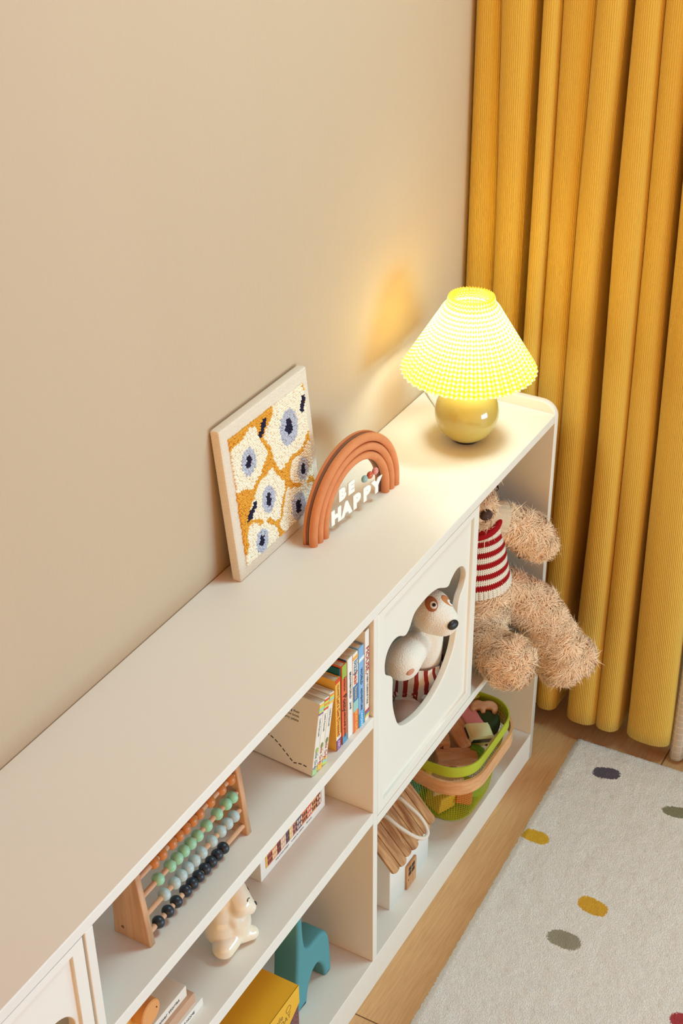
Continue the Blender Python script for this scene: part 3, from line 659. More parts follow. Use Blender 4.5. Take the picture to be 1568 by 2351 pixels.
V, Fc = tube([(-0.927 + 0.0065 * math.cos(a), -0.2353, 0.2140 + 0.0065 * math.sin(a)) for a in np.linspace(0, 2 * PI, 25)[:-1]], 0.0005, 5, closed=True); link('smiley_ring', pydata(V, Fc), MATS['olive print'], flap)
link('speckled_panel', box(-1.270, -0.8970, -0.2342, -0.2334, Z3 + 0.03, 0.2325), mat('dark speckled print', (52, 44, 48), 0.6, var=(260, 0.2), c2=(150, 92, 90)), yb)
ob = thing('orange_card', 'thin orange board standing behind the mustard yellow box', 'card', (-0.96, -0.035, Z3))
link('board', box(-1.12, -0.8050, -0.0320, -0.0270, Z3, 0.262, 0.001), mat('orange card', (206, 120, 44), 0.6), ob)

gf = thing('giraffe_figurine', 'matte teal giraffe figurine with a brown ear on the bottom shelf', 'figurine', (-0.775, -0.165, Z3))
M_teal = mat('matte teal', (88, 150, 158), 0.7, 0.25, bump=(200, 0.0002, 4))
pr = catmull([(-0.8325, 0.0673), (-0.8290, 0.13), (-0.8230, 0.20), (-0.8200, 0.262), (-0.8260, 0.292), (-0.8400, 0.300), (-0.8430, 0.318), (-0.8180, 0.325), (-0.8060, 0.300), (-0.8055, 0.262), (-0.8040, 0.225), (-0.7985, 0.196), (-0.7850, 0.1835), (-0.7650, 0.1820), (-0.7480, 0.1790), (-0.7330, 0.1680), (-0.7250, 0.1450), (-0.7215, 0.10), (-0.7200, 0.0673)], 5, False)
lo = catmull([(-0.7400, 0.0673), (-0.7430, 0.088), (-0.7520, 0.110), (-0.7650, 0.1230), (-0.7790, 0.1200), (-0.7900, 0.103), (-0.7960, 0.085), (-0.7985, 0.0673)], 5, False)
me = curve_shape([[tuple(p) for p in pr] + [tuple(p) for p in lo]], 0.046, 0.006, 4, Matrix.Translation((0, -0.1660, 0)) @ axes((0, 0, 0), (1, 0, 0), (0, 0, 1)))
for v in me.vertices: v.co.z = max(v.co.z, Z3)
link('body', me, M_teal, gf, smooth=True, angle=50)
V, Fc = tube([(-0.808, -0.168, 0.282), (-0.802, -0.171, 0.273), (-0.798, -0.173, 0.264)], [0.0042, 0.0050, 0.0018], 10, flat=0.5); link('ear', pydata(V, Fc), mat('brown ear', (160, 96, 60), 0.6), gf, smooth=True)

# ------------------------------------------------------------------ toy house
hs = thing('toy_house', 'white wooden toy house with a brown slat roof and rope handle', 'toy house', (-0.487, -0.15, Z3))
hx0, hx1, hy0, hy1, hz = -0.5610, -0.4130, -0.2145, -0.0750, 0.1690
ym = (hy0 + hy1) / 2; sl = math.tan(R_(49))
zr = hz + (ym - hy0) * sl
M_hw = mat('white house paint', (236, 236, 232), 0.55)
me = curve_shape([[(hy0, Z3), (hy1, Z3), (hy1, hz), (ym, zr), (hy0, hz)]], hx1 - hx0, 0.0015, 1, axes(((hx0 + hx1) / 2, 0, 0), (0, 1, 0), (0, 0, 1)))
link('house_walls', me, M_hw, hs)
M_slat = wood('teak slat', (150, 100, 62), (206, 156, 106), (16, 2.2, 2.2), 10)
sd = Vector((0, math.cos(R_(49)), math.sin(R_(49)))); nrm = Vector((0, -math.sin(R_(49)), math.cos(R_(49))))
L = (ym - hy0) / math.cos(R_(49))
for side in (0, 1):
    for k in range(7):
        w_ = (hx1 - hx0 + 0.010) / 7; xc = hx0 - 0.005 + w_ * (k + 0.5); r = w_ / 2 - 0.0006; ext = 0.006 + (0.003 if k % 2 else 0)
        pts = [(r, L + 0.004), (-r, L + 0.004)] + [(-r * math.cos(a), -ext - r * 0.55 * math.sin(a)) for a in np.linspace(0, PI, 13)]
        if side == 0: M = axes(Vector((xc, hy0, hz)) + nrm * 0.0030, (1, 0, 0), sd)
        else: M = axes(Vector((xc, hy1, hz)) + Vector((0, math.sin(R_(49)), math.cos(R_(49)))) * 0.0030, (-1, 0, 0), (0, -sd.y, sd.z))
        link('roof_slat', curve_shape([pts], 0.0052, 0.0008, 1, M), M_slat, hs)
hd = link('house_door', box(-0.5045, -0.4690, hy0 - 0.0045, hy0 - 0.0002, Z3 + 0.0005, Z3 + 0.0560, 0.0008), wood('door ply', (180, 128, 84), (206, 156, 110), (12, 12, 2), 8), hs)
for a in (0, 1):
    for q in (0, 1): link('door_pane', box(-0.4990 + 0.0125 * a, -0.4895 + 0.0125 * a, hy0 - 0.0049, hy0 - 0.0044, Z3 + 0.030 + 0.0115 * q, Z3 + 0.0385 + 0.0115 * q), mat('burnt brown', (56, 34, 26), 0.7), hd)
link('door_knob', sphere_me((-0.5005, hy0 - 0.0046, Z3 + 0.022), 0.0011, 8, 6), MATS['burnt brown'], hd)
P = catmull([(-0.512, -0.166, 0.2270), (-0.511, -0.178, 0.2330), (-0.509, -0.203, 0.2180), (-0.500, -0.230, 0.2000), (-0.484, -0.241, 0.1890), (-0.468, -0.238, 0.1910), (-0.461, -0.220, 0.2080), (-0.460, -0.193, 0.2250), (-0.460, -0.178, 0.2330), (-0.460, -0.166, 0.2270)], 8, False)
V, Fc = tube(P, 0.0036, 12); link('rope_handle', pydata(V, Fc), mat('cotton rope', (222, 214, 202), 0.9, 0.1, bump=(500, 0.0006)), hs, smooth=True)
for xh in (-0.512, -0.460): link('rope_hole', sphere_me((xh, -0.1655, 0.2275), 0.0050, 12, 8, (1, 0.8, 0.8)), MATS['burnt brown'], hs)
link('tag', box(-0.4760, -0.4700, hy0 - 0.0035, hy0 - 0.001, 0.1415, 0.1515, 0.0004), M_white, hs, label='small white fabric tag')

# ------------------------------------------------------------------ lime mesh basket
bs = thing('mesh_basket', 'lime green wire mesh basket of toys with a bent wooden handle', 'basket', (-0.24, -0.14, Z3))
M_lime = mat('lime enamel', (172, 186, 44), 0.45, 0.4)
def rrect(x0, x1, y0, y1, r, n=10):
    out = []
    for cx, cy, a0 in ((x1 - r, y1 - r, 0), (x0 + r, y1 - r, PI / 2), (x0 + r, y0 + r, PI), (x1 - r, y0 + r, 1.5 * PI)):
        for k in range(n + 1):
            a = a0 + PI / 2 * k / n; out.append((cx + r * math.cos(a), cy + r * math.sin(a)))
    return out
def resamp(pts, m):
    P = np.array(pts + [pts[0]]); L = np.concatenate([[0], np.cumsum(np.linalg.norm(np.diff(P, axis=0), axis=1))])
    s = np.linspace(0, L[-1], m, endpoint=False); return np.stack([np.interp(s, L, P[:, 0]), np.interp(s, L, P[:, 1])], 1)
RX0, RX1, RY0, RY1, RZ = -0.3640, -0.1420, -0.2640, -0.0450, 0.2460
BX0, BX1, BY0, BY1, BZ = -0.3220, -0.1800, -0.2400, -0.0750, Z3 + 0.002
NB = 124
bot = resamp(rrect(BX0, BX1, BY0, BY1, 0.042), NB); top = resamp(rrect(RX0, RX1, RY0, RY1, 0.056), NB)
def ringat(t):
    e = 1 - (1 - min(t / 0.12, 1)) ** 2
    sh = 0.90 + 0.10 * e
    c = bot.mean(0); b_ = c + (bot - c) * sh
    return b_ + (top - b_) * t, BZ + (RZ - BZ) * t
parts = []
nr = 26
for i in range(nr + 1):
    P, z = ringat(i / nr); parts.append(tube([(p[0], p[1], z) for p in P[::2]], 0.00034, 4, closed=True))
for j in range(NB):
    pts = []
    for i in range(0, 13):
        P, z = ringat(i / 12); pts.append((P[j][0], P[j][1], z))
    parts.append(tube(pts, 0.00034, 4, caps=False))
bm_ = bot.mean(0)
link('wire_mesh', merge(parts), M_lime, bs)
P, z = ringat(0); me = pydata([(p[0], p[1], BZ - 0.0008) for p in P] + [(p[0], p[1], BZ + 0.0008) for p in P], [tuple(range(NB))[::-1], tuple(range(NB, 2 * NB))] + [(k, (k + 1) % NB, NB + (k + 1) % NB, NB + k) for k in range(NB)])
link('base_plate', me, M_lime, bs)
def band(off0, off1, z0, z1, zfun=None, arc=None, x0=RX0, x1=RX1, y0=RY0, y1=RY1, r=0.056, m=120):
    a = resamp(rrect(x0 - off0, x1 + off0, y0 - off0, y1 + off0, r + off0), m); b = resamp(rrect(x0 - off1, x1 + off1, y0 - off1, y1 + off1, r + off1), m)
    idx = list(range(m)) if arc is None else [k for k in range(m) if arc(a[k])]
    if arc is not None:
        br_ = next(i for i in range(len(idx)) if idx[i] - idx[i - 1] != 1 and i > 0) if any(idx[i] - idx[i - 1] != 1 for i in range(1, len(idx))) else 0
        idx = idx[br_:] + idx[:br_]
    V = []; Fc = []
    for k in idx:
        dz = zfun(a[k]) if zfun else 0
        V += [(a[k][0], a[k][1], z0 + dz), (b[k][0], b[k][1], z0 + dz), (b[k][0], b[k][1], z1 + dz), (a[k][0], a[k][1], z1 + dz)]
    n = len(idx); mm = n if arc is None else n - 1
    for k in range(mm):
        for q in range(4): Fc.append((k * 4 + q, k * 4 + (q + 1) % 4, ((k + 1) % n) * 4 + (q + 1) % 4, ((k + 1) % n) * 4 + q))
    if arc is not None: Fc += [(0, 1, 2, 3), ((n - 1) * 4 + 3, (n - 1) * 4 + 2, (n - 1) * 4 + 1, (n - 1) * 4)]
    return pydata(V, Fc)
link('rim', band(-0.0012, 0.0012, RZ - 0.021, RZ + 0.001), M_lime, bs, smooth=True, angle=50)
M_bent = wood('bent beech', (206, 150, 102), (222, 172, 124), (6, 6, 26), 6)
hd_ = link('bent_handle', band(0.0045, 0.0095, RZ - 0.056, RZ - 0.026, arc=lambda p: p[1] < -0.10, zfun=lambda p: max(0, (p[1] + 0.20)) * 0.22), M_bent, bs, smooth=True, angle=50)
for xx in (RX0 - 0.010, RX1 + 0.010): link('rivet', sphere_me((xx, -0.112, RZ - 0.022), 0.004, 12, 8, (0.5, 1, 1)), mat('steel rivet', (180, 180, 176), 0.3), bs, smooth=True)

# toys in the basket, each a thing of its own
M_blk = wood('toy block beech', (192, 138, 98), (214, 162, 120), (3, 16, 16), 8)
def block(name, label, c, size, rz, tilt=(0, 0), m=None, cat='toy block', bev=0.003, txt=None, tc=(60, 34, 26), group='toy blocks in the lime basket', tsz=0.014):
    t = thing(name, label, cat, c, (tilt[0], tilt[1], rz), group)
    link('block_body', box(-size[0] / 2, size[0] / 2, -size[1] / 2, size[1] / 2, -size[2] / 2, size[2] / 2, bev, 2), m or M_blk, t, world=False)
    if txt:
        for (s, o_, ax, ay) in txt: link('printed_mark', text(s, tsz, axes(o_, ax, ay), 0.0002), mat('mark %d' % tc[0], tc, 0.6), t, world=False)
    return t
block('wooden_block', 'long plain beech block lying at the front of the lime basket', (-0.277, -0.200, 0.196), (0.078, 0.028, 0.024), R_(-50), (0.1, 0.12))
block('number_block', 'small beech cube marked with the digit 4 in the basket', (-0.274, -0.168, 0.214), (0.029, 0.029, 0.026), R_(-58), (0.0, 0.12), txt=[('4', (0.0, -0.0148, 0.0), (1, 0, 0), (0, 0, 1)), ('4', (-0.0148, 0, 0.0), (0, -1, 0), (0, 0, 1))])
block('number_block', 'upright beech stick with rounded end marked 28 in the basket', (-0.241, -0.187, 0.2120), (0.060, 0.024, 0.022), R_(-118), (0.2, 0.35), bev=0.006, txt=[('28', (0.0303, 0, 0.0), (0, 1, 0), (0, 0, 1))])
block('number_block', 'brown beech tablet marked 55 leaning beside the pink block', (-0.2190, -0.183, 0.2180), (0.060, 0.036, 0.016), R_(-116), (-0.1, 0.35), txt=[('55', (0.022, 0.0, 0.0083), (0, 1, 0), (-1, 0, 0))], tsz=0.012)
block('pink_block', 'pink painted block leaning in the lime basket', (-0.1900, -0.180, 0.2220), (0.070, 0.034, 0.026), R_(-122), (-0.1, 0.32), m=mat('pink paint', (216, 130, 132), 0.5))
bu = block('toy_bus', 'cream toy bus with a dark window strip in the lime basket', (-0.2130, -0.212, 0.2060), (0.052, 0.036, 0.034), R_(-38), (0.35, 0.25), m=mat('cream toy paint', (214, 200, 138), 0.5), cat='toy bus', bev=0.005)
M_win = mat('dark toy window', (48, 38, 46), 0.3)
link('bus_window', box(-0.020, 0.020, -0.0186, -0.0176, 0.001, 0.0125, 0.002), M_win, bu, world=False)
link('bus_window', box(-0.0266, -0.0256, -0.012, 0.012, 0.0, 0.0125, 0.002), M_win, bu, world=False)
link('bus_roof_stripe', box(-0.022, 0.022, -0.0145, 0.0145, 0.0168, 0.0178, 0.001), mat('cream stripe', (226, 214, 160), 0.5), bu, world=False)
link('bus_lamp', sphere_me((0.018, -0.0180, -0.008), 0.003, 10, 8), mat('bus lamp', (120, 60, 50), 0.4), bu, world=False)
an = thing('wooden_animal', 'small carved wooden animal lying on top of the basket toys', 'toy animal', (-0.165, -0.203, 0.233), (0, 0, R_(-62)), 'toy blocks in the lime basket')
pts = [(-0.026, -0.006), (-0.024, 0.006), (-0.018, 0.012), (-0.010, 0.0135), (-0.002, 0.011), (0.008, 0.0125), (0.018, 0.0105), (0.025, 0.004), (0.0265, -0.004), (0.022, -0.012), (0.016, -0.0125), (0.014, -0.006), (0.004, -0.0055), (0.002, -0.0125), (-0.005, -0.0130), (-0.008, -0.006), (-0.016, -0.0065), (-0.020, -0.0115)]
link('carved_body', curve_shape([[tuple(p) for p in catmull(pts, 4)]], 0.018, 0.004, 3, Matrix.Rotation(0.5, 4, 'X')), M_blk, an, world=False, smooth=True, angle=50)
bl = thing('felt_ball', 'dark green felt ball with a pale dotted seam in the lime basket', 'ball', (-0.1700, -0.208, 0.202), (0, 0, 0))
link('ball_body', sphere_me((0, 0, 0), 0.0300, 32, 20), mat('dark green felt', (54, 62, 34), 0.95, 0.1, bump=(300, 0.0006)), bl, world=False, smooth=True)
bm = bmesh.new()
for k in range(10):
    for s in (-1, 1):
        a = 0.25 + k * 0.155; p = Vector((0.0300 * math.sin(a) * 0.9, -0.0300 * math.cos(a) * 0.55, 0.0300 * math.cos(a) * 0.84 + 0.002)).normalized() * 0.0298 + Vector((0.0012, 0.0026, 0)) * s
        bmesh.ops.create_icosphere(bm, subdivisions=1, radius=0.0014, matrix=Matrix.Translation(p))
link('dotted_seam', bm2me(bm), mat('pale stitch', (196, 184, 140), 0.8), bl, world=False)
block('yellow_block', 'olive yellow block standing at the back of the lime basket', (-0.152, -0.160, 0.222), (0.036, 0.036, 0.044), R_(-25), (0.1, 0.1), m=mat('olive yellow paint', (184, 164, 32), 0.5))
block('wooden_block', 'beech block wedged under the dark green felt ball', (-0.180, -0.226, 0.180), (0.046, 0.022, 0.022), R_(-75), (0.1, 0.1))
block('green_wedge', 'bright green wedge block beside the long beech block', (-0.243, -0.222, 0.186), (0.034, 0.028, 0.030), R_(20), (0.5, 0.4), m=mat('bright green paint', (104, 158, 34), 0.5), bev=0.002)
block('wooden_block', 'small beech block at the far left of the basket heap', (-0.298, -0.140, 0.200), (0.036, 0.026, 0.026), R_(30), (0.1, 0.2))
block('orange_block', 'orange block seen through the lower basket mesh', (-0.262, -0.214, 0.098), (0.030, 0.030, 0.030), R_(25), (0.1, 0.2), m=mat('orange red paint', (220, 96, 52), 0.5))
block('yellow_block', 'amber yellow block lying low behind the basket mesh', (-0.288, -0.178, 0.094), (0.044, 0.040, 0.036), R_(-20), (0.1, 0.1), m=mat('amber paint', (226, 164, 44), 0.5))
block('green_block', 'light green block low in the basket corner by the orange one', (-0.232, -0.222, 0.092), (0.026, 0.024, 0.024), R_(40), (0.1, 0.1), m=mat('light green paint', (120, 180, 60), 0.5))
block('wooden_block', 'beech block in the middle of the heap behind the mesh', (-0.292, -0.186, 0.142), (0.060, 0.034, 0.034), R_(-35), (0.2, 0.1))
block('teal_block', 'teal block pressed against the left side of the basket mesh', (-0.312, -0.128, 0.128), (0.036, 0.036, 0.036), R_(10), (0.1, 0.2), m=mat('teal toy paint', (60, 140, 120), 0.5))
block('yellow_block', 'bright yellow block high behind the left basket mesh', (-0.322, -0.150, 0.176), (0.038, 0.030, 0.026), R_(-20), (0.15, 0.1), m=mat('bright yellow paint', (224, 186, 60), 0.5))
block('red_block', 'brick red block behind the mesh at the left basket edge', (-0.326, -0.105, 0.178), (0.034, 0.034, 0.030), R_(35), (0.1, 0.1), m=mat('brick red paint', (186, 74, 48), 0.5))
block('wooden_block', 'large beech block buried in the centre of the basket', (-0.232, -0.160, 0.150), (0.080, 0.080, 0.060), R_(-30), (0.05, 0.05))
block('wooden_block', 'beech block at the bottom centre under the heap', (-0.225, -0.150, 0.098), (0.070, 0.060, 0.050), R_(12), (0.0, 0.0))

# ------------------------------------------------------------------ teddy bear
ZS = 0.3870
M_fur = mat('tan plush', (242, 211, 176), 0.95, 0.1, var=(55, 0.1), sheen=0.3)
tb = thing('teddy_bear', 'tan plush teddy bear in a red and white striped sweater, legs over the shelf edge', 'teddy bear', (-0.17, -0.18, ZS))
body = [('e', (-0.162, -0.178, ZS + 0.072), (0.067, 0.060, 0.070)), ('c', (-0.161, -0.176, ZS + 0.085), 0.062, (-0.159, -0.166, ZS + 0.235), 0.042),
        ('e', (-0.158, -0.140, ZS + 0.318), (0.058, 0.052, 0.054)), ('c', (-0.166, -0.152, ZS + 0.303), 0.041, (-0.176, -0.168, ZS + 0.296), 0.037),
        ('e', (-0.092, -0.168, ZS + 0.326), (0.026, 0.013, 0.022), (0, 0.4, 0)), ('e', (-0.212, -0.128, ZS + 0.352), (0.022, 0.013, 0.022), (0, -0.5, 0)),
        ('c', (-0.122, -0.205, ZS + 0.092), 0.045, (-0.092, -0.263, ZS + 0.056), 0.044), ('c', (-0.092, -0.263, ZS + 0.056), 0.044, (-0.072, -0.306, ZS - 0.026), 0.044),
        ('e', (-0.068, -0.312, ZS - 0.062), (0.050, 0.046, 0.050)), ('c', (-0.068, -0.313, ZS - 0.062), 0.044, (-0.049, -0.334, ZS - 0.060), 0.038),
        ('c', (-0.205, -0.195, ZS + 0.050), 0.040, (-0.246, -0.262, ZS + 0.044), 0.040), ('e', (-0.252, -0.284, ZS + 0.046), (0.045, 0.044, 0.048)),
        ('c', (-0.132, -0.182, ZS + 0.246), 0.031, (-0.086, -0.238, ZS + 0.206), 0.038), ('c', (-0.086, -0.238, ZS + 0.206), 0.037, (-0.075, -0.250, ZS + 0.188), 0.035),
        ('c', (-0.196, -0.150, ZS + 0.235), 0.029, (-0.262, -0.135, ZS + 0.165), 0.032)]
raw = blob(body, 0.0042, 5)
def kp(P):  # no tufts under the sweater or the shelf contact
    t = P[:, 2] - ZS
    core = (np.hypot((P[:, 0] + 0.160), (P[:, 1] + 0.171)) < 0.0685 - 0.12 * np.maximum(t - 0.085, 0)) & (t > 0.132) & (t < 0.252)
    core |= (np.linalg.norm(P - np.array([-0.132, -0.182, ZS + 0.246]), axis=1) < 0.033)
    for q, rq in (((-0.200, -0.205, ZS + 0.296), 0.022), ((-0.140, -0.192, ZS + 0.316), 0.014)): core |= np.linalg.norm(P - np.array(q), axis=1) < rq
    return ~core & ~((t < 0.004) & (P[:, 1] > -0.235))
bear = furry(raw, 72000, 0.0086, 0.0018, (0, -0.03, -0.2), 1.2, 3, kp)
link('bear_body', bear, M_fur, tb)
# sweater: ribbed hem, five red stripes
def sweater_mat(name, nstripe, red_first=True, hem=0.12):
    m = bpy.data.materials.new(name); m.use_nodes = True; nt = m.node_tree; b = nt.nodes['Principled BSDF']; b.inputs['Roughness'].default_value = 0.9; b.inputs['Specular IOR Level'].default_value = 0.1
    uvn = nt.nodes.new('ShaderNodeUVMap'); sp = nt.nodes.new('ShaderNodeSeparateXYZ'); nt.links.new(uvn.outputs[0], sp.inputs[0])
    rp = nt.nodes.new('ShaderNodeValToRGB'); rp.color_ramp.interpolation = 'CONSTANT'
    W_, Rd = lin((236, 226, 210)), lin((160, 24, 26)); el = rp.color_ramp.elements
    el[0].position = 0; el[0].color = W_; el[1].position = hem; el[1].color = Rd
    step = (1 - hem) / (nstripe * 2 - 1)
    for k in range(1, nstripe * 2 - 1):
        e = el.new(hem + step * k); e.color = Rd if k % 2 == 0 else W_
    jag = nt.nodes.new('ShaderNodeMath'); jag.operation = 'PINGPONG'; jag.inputs[1].default_value = 0.5; mu = nt.nodes.new('ShaderNodeMath'); mu.operation = 'MULTIPLY'; mu.inputs[1].default_value = 88
    nt.links.new(sp.outputs['X'], mu.inputs[0]); nt.links.new(mu.outputs[0], jag.inputs[0])
    ma = nt.nodes.new('ShaderNodeMath'); ma.operation = 'MULTIPLY_ADD'; ma.inputs[1].default_value = 0.045; nt.links.new(jag.outputs[0], ma.inputs[0]); nt.links.new(sp.outputs['Y'], ma.inputs[2])
    sb = nt.nodes.new('ShaderNodeMath'); sb.operation = 'SUBTRACT'; sb.inputs[1].default_value = 0.011; nt.links.new(ma.outputs[0], sb.inputs[0])
    nt.links.new(sb.outputs[0], rp.inputs[0]); nt.links.new(rp.outputs[0], b.inputs['Base Color'])
    # stitches: rows of small v shapes
    rw = nt.nodes.new('ShaderNodeMath'); rw.operation = 'MULTIPLY_ADD'; rw.inputs[1].default_value = 0.65; nt.links.new(jag.outputs[0], rw.inputs[0])
    vy = nt.nodes.new('ShaderNodeMath'); vy.operation = 'MULTIPLY'; vy.inputs[1].default_value = 34; nt.links.new(sp.outputs['Y'], vy.inputs[0]); nt.links.new(vy.outputs[0], rw.inputs[2])
    pp = nt.nodes.new('ShaderNodeMath'); pp.operation = 'PINGPONG'; pp.inputs[1].default_value = 0.5; nt.links.new(rw.outputs[0], pp.inputs[0])
    mul = nt.nodes.new('ShaderNodeMath'); mul.operation = 'ADD'; nt.links.new(pp.outputs[0], mul.inputs[0]); nt.links.new(jag.outputs[0], mul.inputs[1])
    bp = nt.nodes.new('ShaderNodeBump'); bp.inputs['Distance'].default_value = 0.0018; nt.links.new(mul.outputs[0], bp.inputs['Height']); nt.links.new(bp.outputs[0], b.inputs['Normal'])
    return m
def loft(rings, uvs=True):
    n = len(rings[0]); V = []; UV = []; Fc = []; m = len(rings)
    for i, r in enumerate(rings):
        for k in range(n + 1): V.append(r[k % n]); UV.append((k / n, i / (m - 1)))
    for i in range(m - 1):
        for k in range(n): a = i * (n + 1) + k; Fc.append((a, a + 1, a + n + 2, a + n + 1))
    return pydata(V, Fc, uv=UV)
rings = []
for i in range(41):
    t = i / 40; z = ZS + 0.126 + 0.128 * t; s = (z - ZS - 0.085) / 0.15
    cx, cy = -0.161 + 0.002 * s, -0.176 + 0.010 * max(0, min(1.1, s)); r = 0.062 + (0.0425 - 0.062) * max(0, s) + 0.0048
    if t < 0.12: r += 0.0008
    if t > 0.97: r -= 0.004 * (t - 0.97) / 0.03
    ring = []
    for k in range(176):
        a = 2 * PI * k / 176; q = r + (0.0012 * math.cos(44 * a) if t < 0.115 else 0.0)
        ring.append((cx + q * math.cos(a) * (1.0 + 0.05 * (1 - t)), cy + q * math.sin(a), z - 0.004 * math.sin(a)))
    rings.append(ring)
swm = sweater_mat('striped knit', 6)
sw = link('sweater', loft(rings), swm, tb, smooth=True, label='red and white striped knit sweater')
def tubeuv(p0, p1, r0, r1, n=64, m=14, ribs=22, amp=0.0007):
    p0, p1 = Vector(p0), Vector(p1); d = (p1 - p0).normalized(); u = d.cross(Vector((0, 0, 1))).normalized(); w_ = d.cross(u); rr = []
    for i in range(m):
        t = i / (m - 1); r = r0 + (r1 - r0) * t; rr.append([p0.lerp(p1, t) + (u * math.cos(2 * PI * k / n) + w_ * math.sin(2 * PI * k / n)) * (r + amp * math.cos(ribs * 2 * PI * k / n)) for k in range(n)])
    return loft(rr)
M_rib = mat('cream rib knit', (214, 194, 168), 0.95, 0.1, bump=(500, 0.0008))
link('sleeve', tubeuv((-0.150, -0.166, ZS + 0.256), (-0.122, -0.196, ZS + 0.238), 0.031, 0.0375), M_rib, sw, smooth=True, label='cream ribbed sleeve')
pts = [(-0.159 + 0.047 * math.cos(a), -0.162 + 0.045 * math.sin(a), ZS + 0.259 + 0.014 * math.cos(a) + 0.006 * math.sin(a)) for a in np.linspace(0, 2 * PI, 60)[:-1]]
V, Fc = tube(pts, 0.0060, 12, closed=True, flat=1.3); link('collar', pydata(V, Fc), mat('red knit', (158, 24, 28), 0.9, 0.1, bump=(420, 0.0012)), sw, smooth=True, label='red knit collar')
bvB = bvh(raw)
link('nose', stick(bvB, (-0.200, -0.205, ZS + 0.2960), 0.0125, 0.65, (1.0, 0.80), lift=0.0045), mat('brown stitched nose', (76, 52, 44), 0.7, 0.3, bump=(300, 0.0005), stretch=(3, 1, 1)), tb, smooth=True)
for q in ((-0.140, -0.192, ZS + 0.316), (-0.200, -0.170, ZS + 0.330)): link('eye', stick(bvB, q, 0.0068, 0.8, lift=0.0035), mat('black glass eye', (20, 16, 16), 0.08), tb, smooth=True)

# ------------------------------------------------------------------ white plush dog behind the cut-out
dg_ = thing('plush_dog', 'white plush dog in striped trousers peeping through the cupboard door cut-out', 'plush toy', (-0.41, -0.17, ZS))
M_pl = mat('white terry plush', (236, 228, 216), 0.95, 0.1, bump=(420, 0.0012, 2))
hd = (-0.4110, -0.2050, 0.617)
prim = [('e', hd, (0.037, 0.034, 0.036)), ('c', (hd[0] - 0.004, hd[1] - 0.006, hd[2] - 0.002), 0.034, (hd[0] - 0.005, hd[1] - 0.024, hd[2] - 0.008), 0.0265),
        ('c', (-0.392, -0.190, 0.585), 0.030, (-0.395, -0.180, 0.500), 0.036), ('e', (-0.400, -0.176, 0.462), (0.046, 0.040, 0.048)),
        ('c', (-0.405, -0.180, 0.545), 0.022, (-0.452, -0.192, 0.560), 0.027), ('c', (-0.452, -0.192, 0.560), 0.027, (-0.487, -0.1915, 0.560), 0.0325),
        ('e', (-0.364, -0.170, 0.644), (0.010, 0.009, 0.020), (0, 0.3, 0)), ('e', (-0.432, -0.170, 0.644), (0.010, 0.009, 0.020), (0, -0.3, 0)),
        ('c', (-0.420, -0.178, 0.440), 0.030, (-0.428, -0.182, 0.436), 0.030)]
dmesh = blob(prim, 0.003, 6); bvD = bvh(dmesh)
link('dog_body', dmesh, M_pl, dg_)
link('nose', stick(bvD, (hd[0] - 0.020, hd[1] - 0.062, hd[2] + 0.001), 0.0112, 0.5, (1.0, 0.72)), mat('black nose', (30, 26, 28), 0.45), dg_, smooth=True)
for (q, c) in (((-0.4310, -0.2150, 0.6490), (176, 108, 74)), ((-0.3990, -0.2330, 0.6430), (200, 128, 82))):
    pt = link('eye_patch', decal(dmesh, bvD, q, 0.0128, (0.85, 1.15), 0.3), mat('tan eye patch %d' % c[0], c, 0.9, 0.1), dg_, smooth=True, label='tan eye patch')
    q2 = (q[0] + 0.0015, q[1] - 0.003, q[2] - 0.0045)
    wv = link('eye_white', decal(dmesh, bvD, q2, 0.0072, (0.85, 1.0), 0.2, 0.0012), mat('eye white', (240, 236, 228), 0.6), pt, smooth=True)
    link('pupil', decal(dmesh, bvD, (q2[0] + 0.0015, q2[1], q2[2] - 0.002), 0.0032, (1, 1), 0, 0.0018), M_black, wv, smooth=True)
mtr = bpy.data.materials.new('striped trousers'); mtr.use_nodes = True; nt = mtr.node_tree; b = nt.nodes['Principled BSDF']; b.inputs['Roughness'].default_value = 0.85
uvn = nt.nodes.new('ShaderNodeUVMap'); wv_ = nt.nodes.new('ShaderNodeTexWave'); wv_.bands_direction = 'X'; wv_.inputs['Scale'].default_value = 5.4; wv_.inputs['Distortion'].default_value = 0.6; wv_.inputs['Detail'].default_value = 1
rp = nt.nodes.new('ShaderNodeValToRGB'); rp.color_ramp.interpolation = 'CONSTANT'; rp.color_ramp.elements[0].color = lin((236, 230, 220)); rp.color_ramp.elements[1].position = 0.62; rp.color_ramp.elements[1].color = lin((150, 40, 34))
nt.links.new(uvn.outputs[0], wv_.inputs['Vector']); nt.links.new(wv_.outputs['Fac'], rp.inputs[0]); nt.links.new(rp.outputs[0], b.inputs['Base Color'])
def garment(p0, p1, prof, n=72, m=22, fold=0.0012, nf=11):
    p0, p1 = Vector(p0), Vector(p1); d = (p1 - p0).normalized(); u = d.cross(Vector((0, 1, 0.2))).normalized(); w_ = d.cross(u); rr = []
    for i in range(m):
        t = i / (m - 1); r = np.interp(t, [q[0] for q in prof], [q[1] for q in prof])
        rr.append([p0.lerp(p1, t) + (u * math.cos(2 * PI * k / n) + w_ * math.sin(2 * PI * k / n)) * (r + fold * math.cos(nf * 2 * PI * k / n + 4 * t)) for k in range(n)])
    return loft(rr)
tr_ = link('trousers', garment((-0.398, -0.178, 0.505), (-0.400, -0.178, 0.428), [(0, 0.042), (0.12, 0.0425), (0.3, 0.049), (0.7, 0.051), (1, 0.040)]), mtr, dg_, smooth=True, label='white trousers with red stripes')
link('trouser_leg', garment((-0.405, -0.180, 0.446), (-0.436, -0.187, 0.432), [(0, 0.037), (0.5, 0.039), (0.85, 0.036), (1, 0.032)]), mtr, tr_, smooth=True)
